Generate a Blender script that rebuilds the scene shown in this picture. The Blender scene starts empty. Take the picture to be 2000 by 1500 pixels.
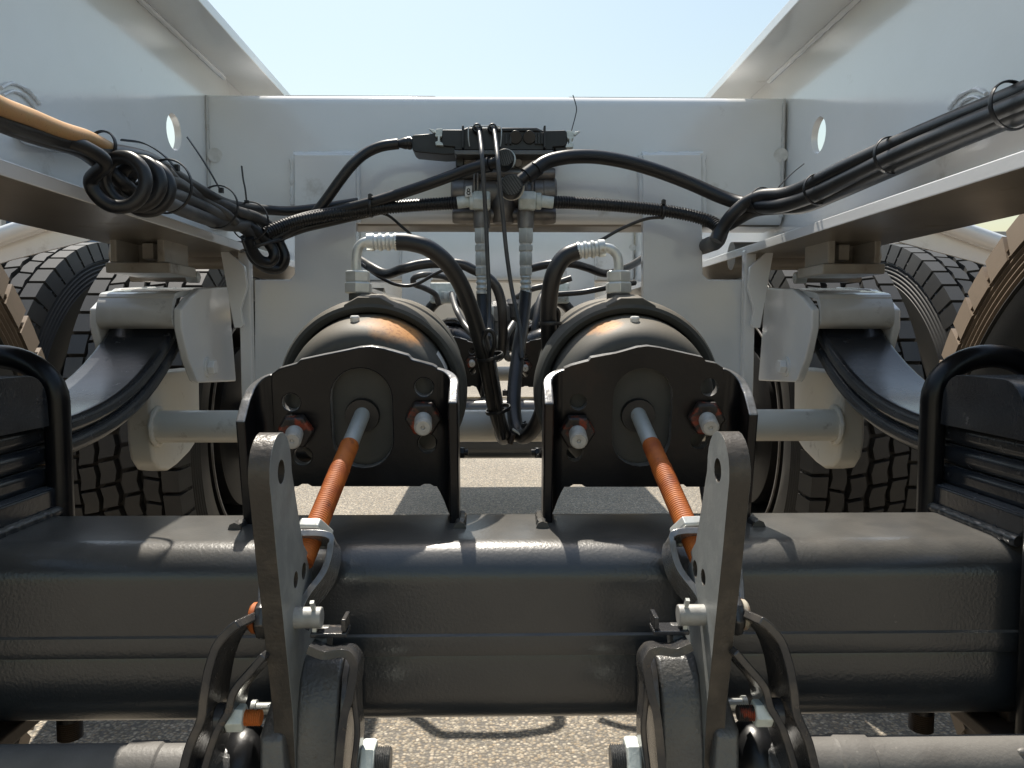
import bpy, bmesh, math, random
from mathutils import Vector, Matrix
from mathutils.geometry import tessellate_polygon
R = math.radians
random.seed(7)
scene = bpy.context.scene
col = scene.collection
EYE = 0.76                                   # camera height above the ground
# ------------------------------------------------------------------ camera
cam_d = bpy.data.cameras.new("camera"); cam = bpy.data.objects.new("camera", cam_d); col.objects.link(cam)
cam.location = (0, 0, EYE)
cam.rotation_euler = (R(90 - 3.89), 0, R(-1.07))
cam_d.sensor_width = 36; cam_d.lens = 27.0; cam_d.clip_start = 0.02; cam_d.clip_end = 2000
scene.camera = cam
# ------------------------------------------------------------------ world, sun, exposure
SUN_EL, SUN_AZ = R(61), R(-14)               # azimuth from +Y, negative = to the left
world = bpy.data.worlds.new("World"); scene.world = world; world.use_nodes = True
wn = world.node_tree.nodes; wl = world.node_tree.links
sky = wn.new("ShaderNodeTexSky"); sky.sky_type = 'NISHITA'; sky.sun_disc = False
sky.sun_elevation = SUN_EL; sky.sun_rotation = SUN_AZ
sky.air_density = 2.0; sky.dust_density = 1.8; sky.ozone_density = 1.1
wn["Background"].inputs["Strength"].default_value = 0.077
wl.new(sky.outputs[0], wn["Background"].inputs["Color"])
sd = bpy.data.lights.new("sun", 'SUN'); sd.energy = 4.0; sd.angle = R(0.53); sd.color = (1.0, 0.93, 0.82)
sun = bpy.data.objects.new("sun", sd); col.objects.link(sun)
sv = Vector((math.cos(SUN_EL) * math.sin(SUN_AZ), math.cos(SUN_EL) * math.cos(SUN_AZ), math.sin(SUN_EL)))
sun.rotation_euler = (-sv).to_track_quat('-Z', 'Y').to_euler(); sun.location = sv * 20
scene.view_settings.view_transform = 'Standard'; scene.view_settings.look = 'None'
scene.view_settings.gamma = 1; scene.view_settings.use_curve_mapping = False
scene.view_settings.exposure = 0.85
scene.cycles.max_bounces = 8; scene.cycles.glossy_bounces = 5; scene.cycles.diffuse_bounces = 5

CM = cam.rotation_euler.to_matrix(); CL = Vector(cam.location)
def ray(px, py): return CM @ Vector(((px - 1000) / 1500, -(py - 750) / 1500, -1))
def P(px, py, Y):
    "a pixel of the survey photo (2000x1500) to the point at depth Y"
    d = ray(px, py); return CL + d * ((Y - CL.y) / d.y)
def PX(px, py, X):
    d = ray(px, py); return CL + d * ((X - CL.x) / d.x)
def V(x, y, z): return Vector((x, y, z + EYE))   # z measured from the eye level

# ------------------------------------------------------------------ materials
def mat(name, c, rough, metal=0.0, c2=None, s=30, lo=.45, hi=.65, c3=None, s3=8, lo3=.6, hi3=.7, r3=None,
        bump=None, rvar=0.0, spec=.5, coat=0.0, detail=4, dust_light=None, dn=(.35, .95, .5)):
    m = bpy.data.materials.new(name); m.use_nodes = True
    nt = m.node_tree; N = nt.nodes; L = nt.links
    b = N["Principled BSDF"]; b.inputs["Metallic"].default_value = metal
    b.inputs["Roughness"].default_value = rough; b.inputs["Specular IOR Level"].default_value = spec
    b.inputs["Coat Weight"].default_value = coat; b.inputs["Coat Roughness"].default_value = .08
    b.inputs["Base Color"].default_value = (*c, 1)
    tc = N.new("ShaderNodeTexCoord")
    def noise(sc, det=4, rg=.55):
        n = N.new("ShaderNodeTexNoise"); n.inputs["Scale"].default_value = sc; n.inputs["Detail"].default_value = det
        n.inputs["Roughness"].default_value = rg; L.new(tc.outputs["Object"], n.inputs["Vector"]); return n
    def ramp(n, a, z, t0=0.0, t1=1.0):
        r = N.new("ShaderNodeMapRange"); r.inputs[1].default_value = a; r.inputs[2].default_value = z
        r.inputs[3].default_value = t0; r.inputs[4].default_value = t1; L.new(n.outputs[0], r.inputs[0]); return r
    out = None
    if c2:
        f = ramp(noise(s, detail), lo, hi); x = N.new("ShaderNodeMix"); x.data_type = 'RGBA'
        x.inputs[6].default_value = (*c, 1); x.inputs[7].default_value = (*c2, 1)
        L.new(f.outputs[0], x.inputs[0]); out = x.outputs[2]
    if c3:
        f3 = ramp(noise(s3, 6, .65), lo3, hi3); x = N.new("ShaderNodeMix"); x.data_type = 'RGBA'
        if out: L.new(out, x.inputs[6])
        else: x.inputs[6].default_value = (*c, 1)
        x.inputs[7].default_value = (*c3, 1); L.new(f3.outputs[0], x.inputs[0]); out = x.outputs[2]
        if r3 is not None:
            rr = N.new("ShaderNodeMapRange"); rr.inputs[3].default_value = rough; rr.inputs[4].default_value = r3
            L.new(f3.outputs[0], rr.inputs[0]); L.new(rr.outputs[0], b.inputs["Roughness"])
    if dust_light:                                     # paler faces that look up: dusty layer with sunlit tone painted in
        ge = N.new("ShaderNodeNewGeometry"); se = N.new("ShaderNodeSeparateXYZ"); L.new(ge.outputs["Normal"], se.inputs[0])
        up = N.new("ShaderNodeMapRange"); up.interpolation_type = 'SMOOTHSTEP'; up.inputs[1].default_value = dn[0]; up.inputs[2].default_value = dn[1]; L.new(se.outputs[2], up.inputs[0])
        fn = ramp(noise(24, 6, .6), .25, .75, dn[2], 1.0); mm = N.new("ShaderNodeMath"); mm.operation = 'MULTIPLY'
        L.new(up.outputs[0], mm.inputs[0]); L.new(fn.outputs[0], mm.inputs[1])
        x = N.new("ShaderNodeMix"); x.data_type = 'RGBA'; x.inputs[7].default_value = (*dust_light, 1); L.new(mm.outputs[0], x.inputs[0])
        if out: L.new(out, x.inputs[6])
        else: x.inputs[6].default_value = (*c, 1)
        out = x.outputs[2]
    if out: L.new(out, b.inputs["Base Color"])
    if rvar and r3 is None:
        rr = ramp(noise(s * .7 + 3, 5), .3, .7, max(.02, rough - rvar), rough + rvar); L.new(rr.outputs[0], b.inputs["Roughness"])
    if bump:
        nb = noise(bump[0], 3); bp = N.new("ShaderNodeBump"); bp.inputs["Strength"].default_value = bump[1]
        bp.inputs["Distance"].default_value = bump[2]; L.new(nb.outputs[0], bp.inputs["Height"])
        L.new(bp.outputs[0], b.inputs["Normal"])
        if coat: L.new(bp.outputs[0], b.inputs["Coat Normal"])
    return m
WHITE = mat("white_paint", (.80, .80, .79), .12, c2=(.77, .765, .745), s=5, c3=(.42, .39, .34), s3=9, lo3=.64, hi3=.8, r3=.3, bump=(150, .06, .002), coat=.7)
CREAM = mat("cream_paint", (.72, .69, .61), .3, c3=(.30, .24, .17), s3=26, lo3=.62, hi3=.78, bump=(90, .15, .003))
EDGEW = mat("raw_weld", (.56, .55, .53), .3, c3=(.30, .24, .17), s3=40, lo3=.6, hi3=.75, bump=(150, .5, .004))
AXLE = mat("axle_paint", (.019, .023, .028), .30, c2=(.03, .033, .036), s=14, lo=.4, hi=.75, c3=(.10, .095, .085), s3=130, lo3=.69, hi3=.77, r3=.5, bump=(360, .17, .0015), spec=.7, coat=.35, dust_light=(.125, .118, .106), dn=(.3, .97, .45))  # sunlit top is coloured in together with the dusty layer
BLACK = mat("black_gloss_paint", (.004, .0045, .006), .28, c2=(.009, .009, .010), s=18, c3=(.05, .03, .02), s3=14, lo3=.62, hi3=.8, r3=.5, bump=(160, .12, .0015), spec=.35)
EDGES = mat("cut_edge_sun_glare", (.30, .30, .30), .3, metal=.45, c2=(.18, .175, .17), s=60, c3=(.06, .05, .045), s3=45, lo3=.6, hi3=.75, bump=(260, .25, .0015))
RUSTB = mat("rust_streaked_black_paint", (.005, .005, .006), .28, c2=(.030, .014, .008), s=12, lo=.5, hi=.8, c3=(.13, .11, .09), s3=16, lo3=.66, hi3=.76, r3=.6, bump=(160, .12, .0015), spec=.35)
CHAM = mat("chamber_grey", (.052, .055, .052), .58, c2=(.066, .066, .06), s=20, bump=(400, .06, .001), spec=.35, dust_light=(.165, .142, .108), dn=(.4, 1.0, .55))  # tan sunlit rims are coloured in with the dusty layer
CHAMB = mat("black_chamber_paint", (.012, .012, .013), .25, c2=(.022, .021, .02), s=20, bump=(300, .06, .001))
CHAMF = mat("chamber_front_paint", (.05, .052, .049), .6, c2=(.068, .066, .06), s=20, spec=.3)
def stain(base, name, cen, rad, cols):
    "a copy of a paint with a rust bloom of its own shape round one spot"
    m = base.copy(); m.name = name; nt = m.node_tree; N = nt.nodes; L = nt.links; b = N["Principled BSDF"]
    tc = N.new("ShaderNodeTexCoord"); sub = N.new("ShaderNodeVectorMath"); sub.operation = 'SUBTRACT'; sub.inputs[1].default_value = cen
    L.new(tc.outputs["Object"], sub.inputs[0]); mul = N.new("ShaderNodeVectorMath"); mul.operation = 'MULTIPLY'; mul.inputs[1].default_value = (1 / rad[0], 1 / rad[1], 1 / rad[2])
    L.new(sub.outputs[0], mul.inputs[0]); ln = N.new("ShaderNodeVectorMath"); ln.operation = 'LENGTH'; L.new(mul.outputs[0], ln.inputs[0])
    nz = N.new("ShaderNodeTexNoise"); nz.inputs["Scale"].default_value = 60; nz.inputs["Detail"].default_value = 6; L.new(tc.outputs["Object"], nz.inputs["Vector"])
    ad = N.new("ShaderNodeMath"); ad.operation = 'MULTIPLY_ADD'; ad.inputs[1].default_value = .9; L.new(nz.outputs[0], ad.inputs[0]); L.new(ln.outputs["Value"], ad.inputs[2])
    mr = N.new("ShaderNodeMapRange"); mr.inputs[1].default_value = 1.55; mr.inputs[2].default_value = .95; L.new(ad.outputs[0], mr.inputs[0])
    n2 = N.new("ShaderNodeTexNoise"); n2.inputs["Scale"].default_value = 260; L.new(tc.outputs["Object"], n2.inputs["Vector"])
    m2 = N.new("ShaderNodeMapRange"); m2.inputs[1].default_value = .5; m2.inputs[2].default_value = .7; L.new(n2.outputs[0], m2.inputs[0])
    rc = N.new("ShaderNodeMix"); rc.data_type = 'RGBA'; rc.inputs[6].default_value = (*cols[0], 1); rc.inputs[7].default_value = (*cols[1], 1); L.new(m2.outputs[0], rc.inputs[0])
    x = N.new("ShaderNodeMix"); x.data_type = 'RGBA'; src = b.inputs["Base Color"].links[0].from_socket
    L.new(src, x.inputs[6]); L.new(rc.outputs[2], x.inputs[7]); L.new(mr.outputs[0], x.inputs[0]); L.new(x.outputs[2], b.inputs["Base Color"])
    return m
RUSTCOL = ((.46, .22, .07), (.30, .12, .035))
CUPL = stain(CHAM, "chamber_cup_rust_bloom", (.036, .020, .080), (.040, .032, .024), RUSTCOL)
CUPR = stain(CHAM, "chamber_cup_light_rust", (-.030, .020, .082), (.020, .022, .014), RUSTCOL)
RUBBER = mat("hose_rubber", (.009, .0095, .011), .36, c2=(.017, .0165, .016), s=22, bump=(300, .1, .001), rvar=.08)
RUBGREY = mat("dusty_hose_rubber", (.045, .045, .045), .42, c2=(.09, .086, .08), s=22, bump=(300, .1, .001))
PLASTIC = mat("black_plastic", (.008, .0085, .010), .38, c2=(.02, .02, .021), s=40, bump=(500, .05, .001))
CAST = mat("cast_steel", (.11, .113, .116), .34, metal=.3, c2=(.16, .155, .145), s=26, lo=.35, hi=.75, c3=(.12, .105, .09), s3=110, lo3=.6, hi3=.72, r3=.55, bump=(360, .45, .0018))
ARM = mat("forged_arm_edge", (.05, .044, .038), .36, metal=.1, c2=(.085, .073, .06), s=40, c3=(.06, .05, .04), s3=60, lo3=.55, hi3=.7, bump=(300, .35, .0015))
ARMS = mat("forged_arm_side", (.27, .285, .285), .5, metal=.05, c2=(.33, .345, .34), s=60, c3=(.19, .17, .145), s3=14, lo3=.58, hi3=.8, bump=(420, .14, .001))
STRAP = mat("dark_strap_steel", (.06, .061, .066), .24, metal=.4, c2=(.125, .115, .105), s=30, c3=(.11, .085, .065), s3=70, lo3=.62, hi3=.72, r3=.45, bump=(260, .18, .0015))
ZINC = mat("zinc_plate", (.64, .66, .64), .30, metal=.4, c2=(.54, .56, .53), s=60, lo=.4, hi=.65, c3=(.30, .27, .2), s3=50, lo3=.62, hi3=.72, bump=(200, .15, .001))
ZINCW = mat("chalky_zinc_fitting", (.74, .78, .74), .45, metal=.05, c2=(.58, .63, .59), s=60, lo=.4, hi=.6, c3=(.33, .27, .18), s3=60, lo3=.62, hi3=.72, bump=(260, .3, .0015))
STUD = mat("painted_stud", (.42, .42, .40), .5, metal=.2, c2=(.34, .33, .31), s=90, bump=(300, .2, .001))
NUTR = mat("rusty_nut", (.03, .026, .024), .45, metal=.2, c2=(.26, .045, .018), s=75, lo=.54, hi=.64, c3=(.10, .06, .04), s3=150, bump=(250, .4, .001))
ORANGE = mat("rusted_thread", (.50, .14, .022), .62, c2=(.30, .065, .012), s=42, lo=.38, hi=.66, c3=(.14, .04, .014), s3=75, lo3=.56, hi3=.72, bump=(400, .2, .001))
RODW = mat("bare_rod", (.42, .45, .45), .42, metal=.3, c3=(.35, .2, .1), s3=120, lo3=.64, hi3=.72)
ALU = mat("valve_aluminium", (.25, .235, .22), .42, metal=.6, c2=(.15, .135, .125), s=20, c3=(.22, .12, .07), s3=30, lo3=.66, hi3=.76, bump=(300, .25, .001))
TAN = mat("orange_wrap", (.52, .29, .12), .5, c2=(.50, .30, .12), s=60, c3=(.2, .075, .025), s3=420, lo3=.62, hi3=.68)
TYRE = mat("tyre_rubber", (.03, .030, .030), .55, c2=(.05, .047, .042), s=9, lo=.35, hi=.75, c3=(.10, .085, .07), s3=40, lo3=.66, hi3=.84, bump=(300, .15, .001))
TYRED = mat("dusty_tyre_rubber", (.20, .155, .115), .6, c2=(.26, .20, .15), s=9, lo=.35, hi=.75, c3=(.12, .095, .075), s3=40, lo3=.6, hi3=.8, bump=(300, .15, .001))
RIMM = mat("rim_paint", (.010, .010, .011), .5, c2=(.02, .018, .017), s=14)
LIP = mat("rim_edge", (.28, .27, .26), .5, c2=(.18, .16, .14), s=20)
TUBEG = mat("camshaft_grey", (.17, .162, .15), .5, c2=(.13, .122, .112), s=14, c3=(.3, .28, .25), s3=120, lo3=.66, hi3=.74, bump=(300, .2, .0015))
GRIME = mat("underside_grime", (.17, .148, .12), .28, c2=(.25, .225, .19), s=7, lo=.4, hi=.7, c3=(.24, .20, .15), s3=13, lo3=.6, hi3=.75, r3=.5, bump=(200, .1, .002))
GRIMEW2 = mat("smudged_white_paint", (.66, .65, .62), .2, c2=(.5, .48, .44), s=10, c3=(.12, .10, .08), s3=18, lo3=.58, hi3=.76, r3=.45, coat=.4)
GRIMEW = mat("grimy_white_paint", (.42, .395, .35), .3, c2=(.30, .27, .23), s=12, c3=(.12, .095, .07), s3=22, lo3=.58, hi3=.75, r3=.5, bump=(200, .1, .002))
BROWN = mat("brown_steel", (.05, .036, .026), .55, c2=(.09, .06, .04), s=30, bump=(300, .3, .001))
WHITEP = mat("daylight_white", (.72, .72, .70), .35, c2=(.6, .6, .57), s=60)
SPRING = mat("spring_paint", (.014, .017, .022), .2, c2=(.03, .033, .038), s=16, lo=.4, hi=.7, c3=(.10, .10, .10), s3=60, lo3=.62, hi3=.8, r3=.5, bump=(240, .12, .0012), dust_light=(.15, .157, .165), dn=(.86, 1.0, .35))  # paler level faces: sky sheen put into the colour
STRAP2 = mat("clevis_steel", (.30, .30, .30), .26, metal=.6, c2=(.22, .21, .2), s=50, c3=(.2, .14, .1), s3=80, lo3=.66, hi3=.75, bump=(260, .2, .0015))
BLUE = mat("blue_cladding", (.07, .13, .24), .5, c2=(.09, .16, .28), s=.4)

def ground_mat():
    m = bpy.data.materials.new("asphalt"); m.use_nodes = True; nt = m.node_tree; N = nt.nodes; L = nt.links
    b = N["Principled BSDF"]; b.inputs["Roughness"].default_value = .85
    tc = N.new("ShaderNodeTexCoord")
    vo = N.new("ShaderNodeTexVoronoi"); vo.inputs["Scale"].default_value = 160; L.new(tc.outputs["Object"], vo.inputs["Vector"])
    cr = N.new("ShaderNodeValToRGB"); e = cr.color_ramp.elements
    e[0].position = 0; e[0].color = (.16, .135, .10, 1); e[1].position = 1; e[1].color = (.58, .51, .41, 1)
    for p, c in ((.3, (.27, .235, .185, 1)), (.55, (.41, .365, .29, 1)), (.8, (.32, .25, .17, 1))):
        q = e.new(p); q.color = c
    sp = N.new("ShaderNodeSeparateColor"); L.new(vo.outputs["Color"], sp.inputs[0]); L.new(sp.outputs[0], cr.inputs[0])
    vd = N.new("ShaderNodeMapRange"); vd.inputs[1].default_value = .35; vd.inputs[2].default_value = .75
    L.new(vo.outputs["Distance"], vd.inputs[0])
    mx = N.new("ShaderNodeMix"); mx.data_type = 'RGBA'; mx.inputs[7].default_value = (.15, .138, .122, 1)
    L.new(vd.outputs[0], mx.inputs[0]); L.new(cr.outputs[0], mx.inputs[6])
    nz = N.new("ShaderNodeTexNoise"); nz.inputs["Scale"].default_value = 1.7; nz.inputs["Detail"].default_value = 6; L.new(tc.outputs["Object"], nz.inputs["Vector"])
    mr = N.new("ShaderNodeMapRange"); mr.inputs[1].default_value = .35; mr.inputs[2].default_value = .7; mr.inputs[3].default_value = .82; mr.inputs[4].default_value = 1.08
    L.new(nz.outputs[0], mr.inputs[0])
    mu = N.new("ShaderNodeMix"); mu.data_type = 'RGBA'; mu.blend_type = 'MULTIPLY'; mu.inputs[0].default_value = 1
    L.new(mx.outputs[2], mu.inputs[6]); L.new(mr.outputs[0], mu.inputs[7]); L.new(mu.outputs[2], b.inputs["Base Color"])
    bp = N.new("ShaderNodeBump"); bp.invert = True; bp.inputs["Strength"].default_value = .8; bp.inputs["Distance"].default_value = .004
    L.new(vo.outputs["Distance"], bp.inputs["Height"]); L.new(bp.outputs[0], b.inputs["Normal"])
    return m
GROUND = ground_mat()

# ------------------------------------------------------------------ mesh builder
MIR = False
def mirp(p):
    p = Vector(p); return Vector((-p.x + .004, p.y, p.z)) if MIR else p
ORG = {}
def basis(d):
    d = d.normalized(); a = Vector((0, 0, 1)) if abs(d.z) < .9 else Vector((1, 0, 0))
    u = a.cross(d).normalized(); return u, d.cross(u)
def spline(pts, sub=8):
    pts = [Vector(p) for p in pts]; n = len(pts); out = []
    for i in range(n - 1):
        p0 = pts[i - 1] if i else pts[0] * 2 - pts[1]; p1 = pts[i]; p2 = pts[i + 1]
        p3 = pts[i + 2] if i + 2 < n else pts[-1] * 2 - pts[-2]
        for k in range(sub):
            t = k / sub
            out.append(.5 * ((2 * p1) + (p2 - p0) * t + (2 * p0 - 5 * p1 + 4 * p2 - p3) * t * t + (3 * p1 - p0 - 3 * p2 + p3) * t ** 3))
    out.append(pts[-1]); return out
class MB:
    def __init__(s): s.v = []; s.f = []
    def add(s, vs, fs):
        o = len(s.v); s.v += [Vector(p) for p in vs]; s.f += [tuple(i + o for i in f) for f in fs]; return s
    def box(s, x0, x1, y0, y1, z0, z1):
        vs = [(x, y, z) for x in (x0, x1) for y in (y0, y1) for z in (z0, z1)]
        return s.add(vs, [(0, 1, 3, 2), (4, 6, 7, 5), (0, 4, 5, 1), (2, 3, 7, 6), (0, 2, 6, 4), (1, 5, 7, 3)])
    def sweep(s, pts, r, n=12, caps=True):
        pts = [Vector(p) for p in pts]; m = len(pts); rs = r if isinstance(r, (list, tuple)) else [r] * m
        T = []
        for i in range(m):
            t = pts[min(i + 1, m - 1)] - pts[max(i - 1, 0)]; T.append(t.normalized())
        u, w = basis(T[0]); vs = []; fs = []
        for i in range(m):
            u = (u - T[i] * u.dot(T[i])).normalized(); w = T[i].cross(u)
            for k in range(n):
                a = 2 * math.pi * k / n; vs.append(pts[i] + (u * math.cos(a) + w * math.sin(a)) * rs[i])
        for i in range(m - 1):
            for k in range(n):
                k2 = (k + 1) % n; fs.append((i * n + k, i * n + k2, (i + 1) * n + k2, (i + 1) * n + k))
        if caps: fs += [tuple(range(n - 1, -1, -1)), tuple((m - 1) * n + k for k in range(n))]
        return s.add(vs, fs)
    def tube(s, pts, r, n=12, sub=8): return s.sweep(spline(pts, sub), r, n)
    def cyl(s, a, b, r, n=24, r2=None):
        return s.sweep([a, b], [r, r if r2 is None else r2], n)
    def lathe(s, prof, o, ax, n=48, closed=False):
        o = Vector(o); ax = Vector(ax).normalized(); u, w = basis(ax); vs = []; fs = []; m = len(prof)
        for (a, r) in prof:
            for k in range(n):
                t = 2 * math.pi * k / n; vs.append(o + ax * a + (u * math.cos(t) + w * math.sin(t)) * max(r, 1e-5))
        for i in range(m if closed else m - 1):
            j = (i + 1) % m
            for k in range(n):
                k2 = (k + 1) % n; fs.append((i * n + k, i * n + k2, j * n + k2, j * n + k))
        return s.add(vs, fs)
    def ring(s, c, ax, r, rt, n=40, m=8, sq=1.0):
        "a torus"
        prof = [(math.sin(2 * math.pi * k / m) * rt * sq, r + math.cos(2 * math.pi * k / m) * rt) for k in range(m)]
        return s.lathe(prof, c, ax, n, True)
    def prism(s, outer, holes, O, U, W, D):
        "outline (u,w) in the plane O,U,W pushed along D (a vector with length)"
        loops = [outer] + list(holes); fl = [p for l in loops for p in l]
        tr = tessellate_polygon([[Vector((p[0], p[1], 0)) for p in l] for l in loops])
        O = Vector(O); U = Vector(U); W = Vector(W); D = Vector(D); n = len(fl)
        vs = [O + U * p[0] + W * p[1] for p in fl]; vs += [p + D for p in vs]
        fs = [tuple(t) for t in tr] + [tuple(i + n for i in t)[::-1] for t in tr]; k = 0
        for l in loops:
            for i in range(len(l)):
                j = (i + 1) % len(l); fs.append((k + i, k + j, k + j + n, k + i + n))
            k += len(l)
        return s.add(vs, fs)
    def strap(s, pts, wd, w, t):
        "a flat bar along pts; wd its width direction"
        pts = [Vector(p) for p in pts]; m = len(pts); vs = []; fs = []; wd = Vector(wd).normalized()
        ws = w if isinstance(w, (list, tuple)) else [w] * m
        for i in range(m):
            T = (pts[min(i + 1, m - 1)] - pts[max(i - 1, 0)]).normalized(); W = (wd - T * wd.dot(T)).normalized(); Nn = T.cross(W)
            for a, b in ((-1, -1), (1, -1), (1, 1), (-1, 1)): vs.append(pts[i] + W * a * ws[i] / 2 + Nn * b * t / 2)
        for i in range(m - 1):
            for k in range(4):
                k2 = (k + 1) % 4; fs.append((i * 4 + k, i * 4 + k2, i * 4 + 4 + k2, i * 4 + 4 + k))
        fs += [(3, 2, 1, 0), tuple(4 * (m - 1) + k for k in range(4))]
        return s.add(vs, fs)
    def hexnut(s, a, b, r, hole=None):
        a = Vector(a); b = Vector(b); d = (b - a)
        return s.lathe([(0, 0), (0, r * .9), (d.length * .12, r), (d.length * .88, r), (d.length, r * .9), (d.length, 0)], a, d, 6)
    def thread(s, a, b, r, pitch, n=16, depth=.12):
        a = Vector(a); b = Vector(b); L = (b - a).length; k = max(2, int(L / pitch)); prof = [(0, 0)]
        for i in range(k):
            prof += [(L * i / k, r * (1 - depth)), (L * (i + .5) / k, r)]
        prof += [(L, r * (1 - depth)), (L, 0)]
        return s.lathe(prof, a, b - a, n)
    def ball(s, c, r, sx=1, sy=1, sz=1, n=16, m=10):
        o = Vector(c); vs = []; fs = []
        for i in range(m + 1):
            ph = math.pi * i / m
            for k in range(n):
                t = 2 * math.pi * k / n
                vs.append(o + Vector((math.sin(ph) * math.cos(t) * sx, math.sin(ph) * math.sin(t) * sy, math.cos(ph) * sz)) * max(r, 1e-6))
        for i in range(m):
            for k in range(n):
                k2 = (k + 1) % n; fs.append((i * n + k, i * n + k2, (i + 1) * n + k2, (i + 1) * n + k))
        return s.add(vs, fs)
    def build(s, name, m, parent=None, bev=0, seg=2, ang=32, side=None, under=None, rim=None, beauty=False, harden=True, **tags):
        vs = [mirp(p) for p in s.v]
        if parent is not None: org = ORG[parent]
        else:
            org = Vector((sum(p.x for p in vs) / len(vs), sum(p.y for p in vs) / len(vs), min(p.z for p in vs)))
        me = bpy.data.meshes.new(name); me.from_pydata([p - org for p in vs], [], s.f)
        bm = bmesh.new(); bm.from_mesh(me); bmesh.ops.remove_doubles(bm, verts=bm.verts, dist=1e-6)
        bmesh.ops.recalc_face_normals(bm, faces=bm.faces)
        if beauty:
            bmesh.ops.beautify_fill(bm, faces=[f for f in bm.faces if len(f.verts) == 3], edges=[e for e in bm.edges if len(e.link_faces) == 2 and all(len(f.verts) == 3 for f in e.link_faces) and e.calc_face_angle(0) < .02])
        for f in bm.faces: f.smooth = True
        for e in bm.edges:
            if len(e.link_faces) != 2 or e.calc_face_angle(0) > R(ang): e.smooth = False
        bm.to_mesh(me); bm.free()
        me.materials.append(m)
        if side is not None:
            me.materials.append(side)
            for p in me.polygons:
                if abs(p.normal.x) > .95: p.material_index = 1
        if rim is not None:                      # cut edges: bare steel with sun glare put into the colour
            me.materials.append(rim[0])
            for p in me.polygons:
                if rim[1](p.normal): p.material_index = 1
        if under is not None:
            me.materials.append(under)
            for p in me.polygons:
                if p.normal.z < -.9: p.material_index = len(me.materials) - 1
        o = bpy.data.objects.new(name, me); col.objects.link(o)
        if parent is not None: o.parent = parent
        else: o.location = org
        ORG[o] = org
        if bev:
            md = o.modifiers.new("bevel", 'BEVEL'); md.width = bev; md.segments = seg; md.limit_method = 'ANGLE'; md.angle_limit = R(35); md.harden_normals = harden
        for k, x in tags.items(): o[k] = x
        return o
def thing(name, label, cat, loc, group=None):
    o = bpy.data.objects.new(name, None); col.objects.link(o); o.empty_display_size = .05
    loc = mirp(loc); o.location = loc; ORG[o] = Vector(loc); o["label"] = label; o["category"] = cat
    if group: o["group"] = group
    return o
def tag(o, label, cat, group=None):
    o["label"] = label; o["category"] = cat
    if group: o["group"] = group
    return o
def copy_tree(o, off, label, parent=None):
    c = o.copy(); col.objects.link(c); c.parent = parent
    if parent is None: c.location = o.location + Vector(off); c["label"] = label
    for ch in list(o.children): copy_tree(ch, off, None, c)
    return c
def circ(cx, cy, r, n=24): return [(cx + r * math.cos(2 * math.pi * k / n), cy + r * math.sin(2 * math.pi * k / n)) for k in range(n)]
def obround(cx, cy, hw, hh, n=12):
    return [(cx + hw * math.cos(math.pi * k / n), cy + (hh - hw) + hw * math.sin(math.pi * k / n)) for k in range(n + 1)] + \
           [(cx + hw * math.cos(math.pi + math.pi * k / n), cy - (hh - hw) + hw * math.sin(math.pi + math.pi * k / n)) for k in range(n + 1)]
def yz(pts):                                     # (Y, z from eye) outline to prism coordinates
    return [(p[0], p[1] + EYE) for p in pts]
X_, Y_, Z_ = Vector((1, 0, 0)), Vector((0, 1, 0)), Vector((0, 0, 1))
D2 = 1.4                                         # axle spacing

# ------------------------------------------------------------------ ground, sky side
g = MB().add([(-300, -300, 0), (300, -300, 0), (300, 300, 0), (-300, 300, 0)], [(0, 1, 2, 3)]).build("ground", GROUND); g["kind"] = "structure"

# ------------------------------------------------------------------ frame rails
RAILG = "long white frame rails"
_h = PX(340, 258, -.474); HOLE = (_h.y, _h.z - EYE)
def rail(label):
    t = thing("frame_rail", label, "frame rail", V(-.48, 1.2, .11), RAILG)
    hole = circ(HOLE[0], HOLE[1] + EYE, .0265)
    MB().prism(yz([(-.9, .139), (4.6, .139), (4.6, .44), (-.9, .44)]), [hole], (-.484, 0, 0), Y_, Z_, (.010, 0, 0)).build("web", WHITE, t)
    MB().box(-.556, -.398, -.9, 4.6, .4402 + EYE, .456 + EYE).build("top_flange", WHITE, t, bev=.0015)
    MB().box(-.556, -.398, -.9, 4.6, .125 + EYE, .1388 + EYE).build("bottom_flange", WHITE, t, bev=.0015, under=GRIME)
    rb = random.Random(3)
    pts = [V(-.4715, -.3 + .012 * i, .4375 + rb.uniform(-.0006, .0006)) for i in range(140)]
    MB().sweep(pts, [.0045 + rb.uniform(-.0008, .0008) for _ in pts], 8).build("weld_bead", WHITE, t)
    return t
rail("white frame rail along the left side, with the orange hose running past it"); MIR = True
rail("white frame rail along the right side, its lower flange edge in sunlight"); MIR = False

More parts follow.
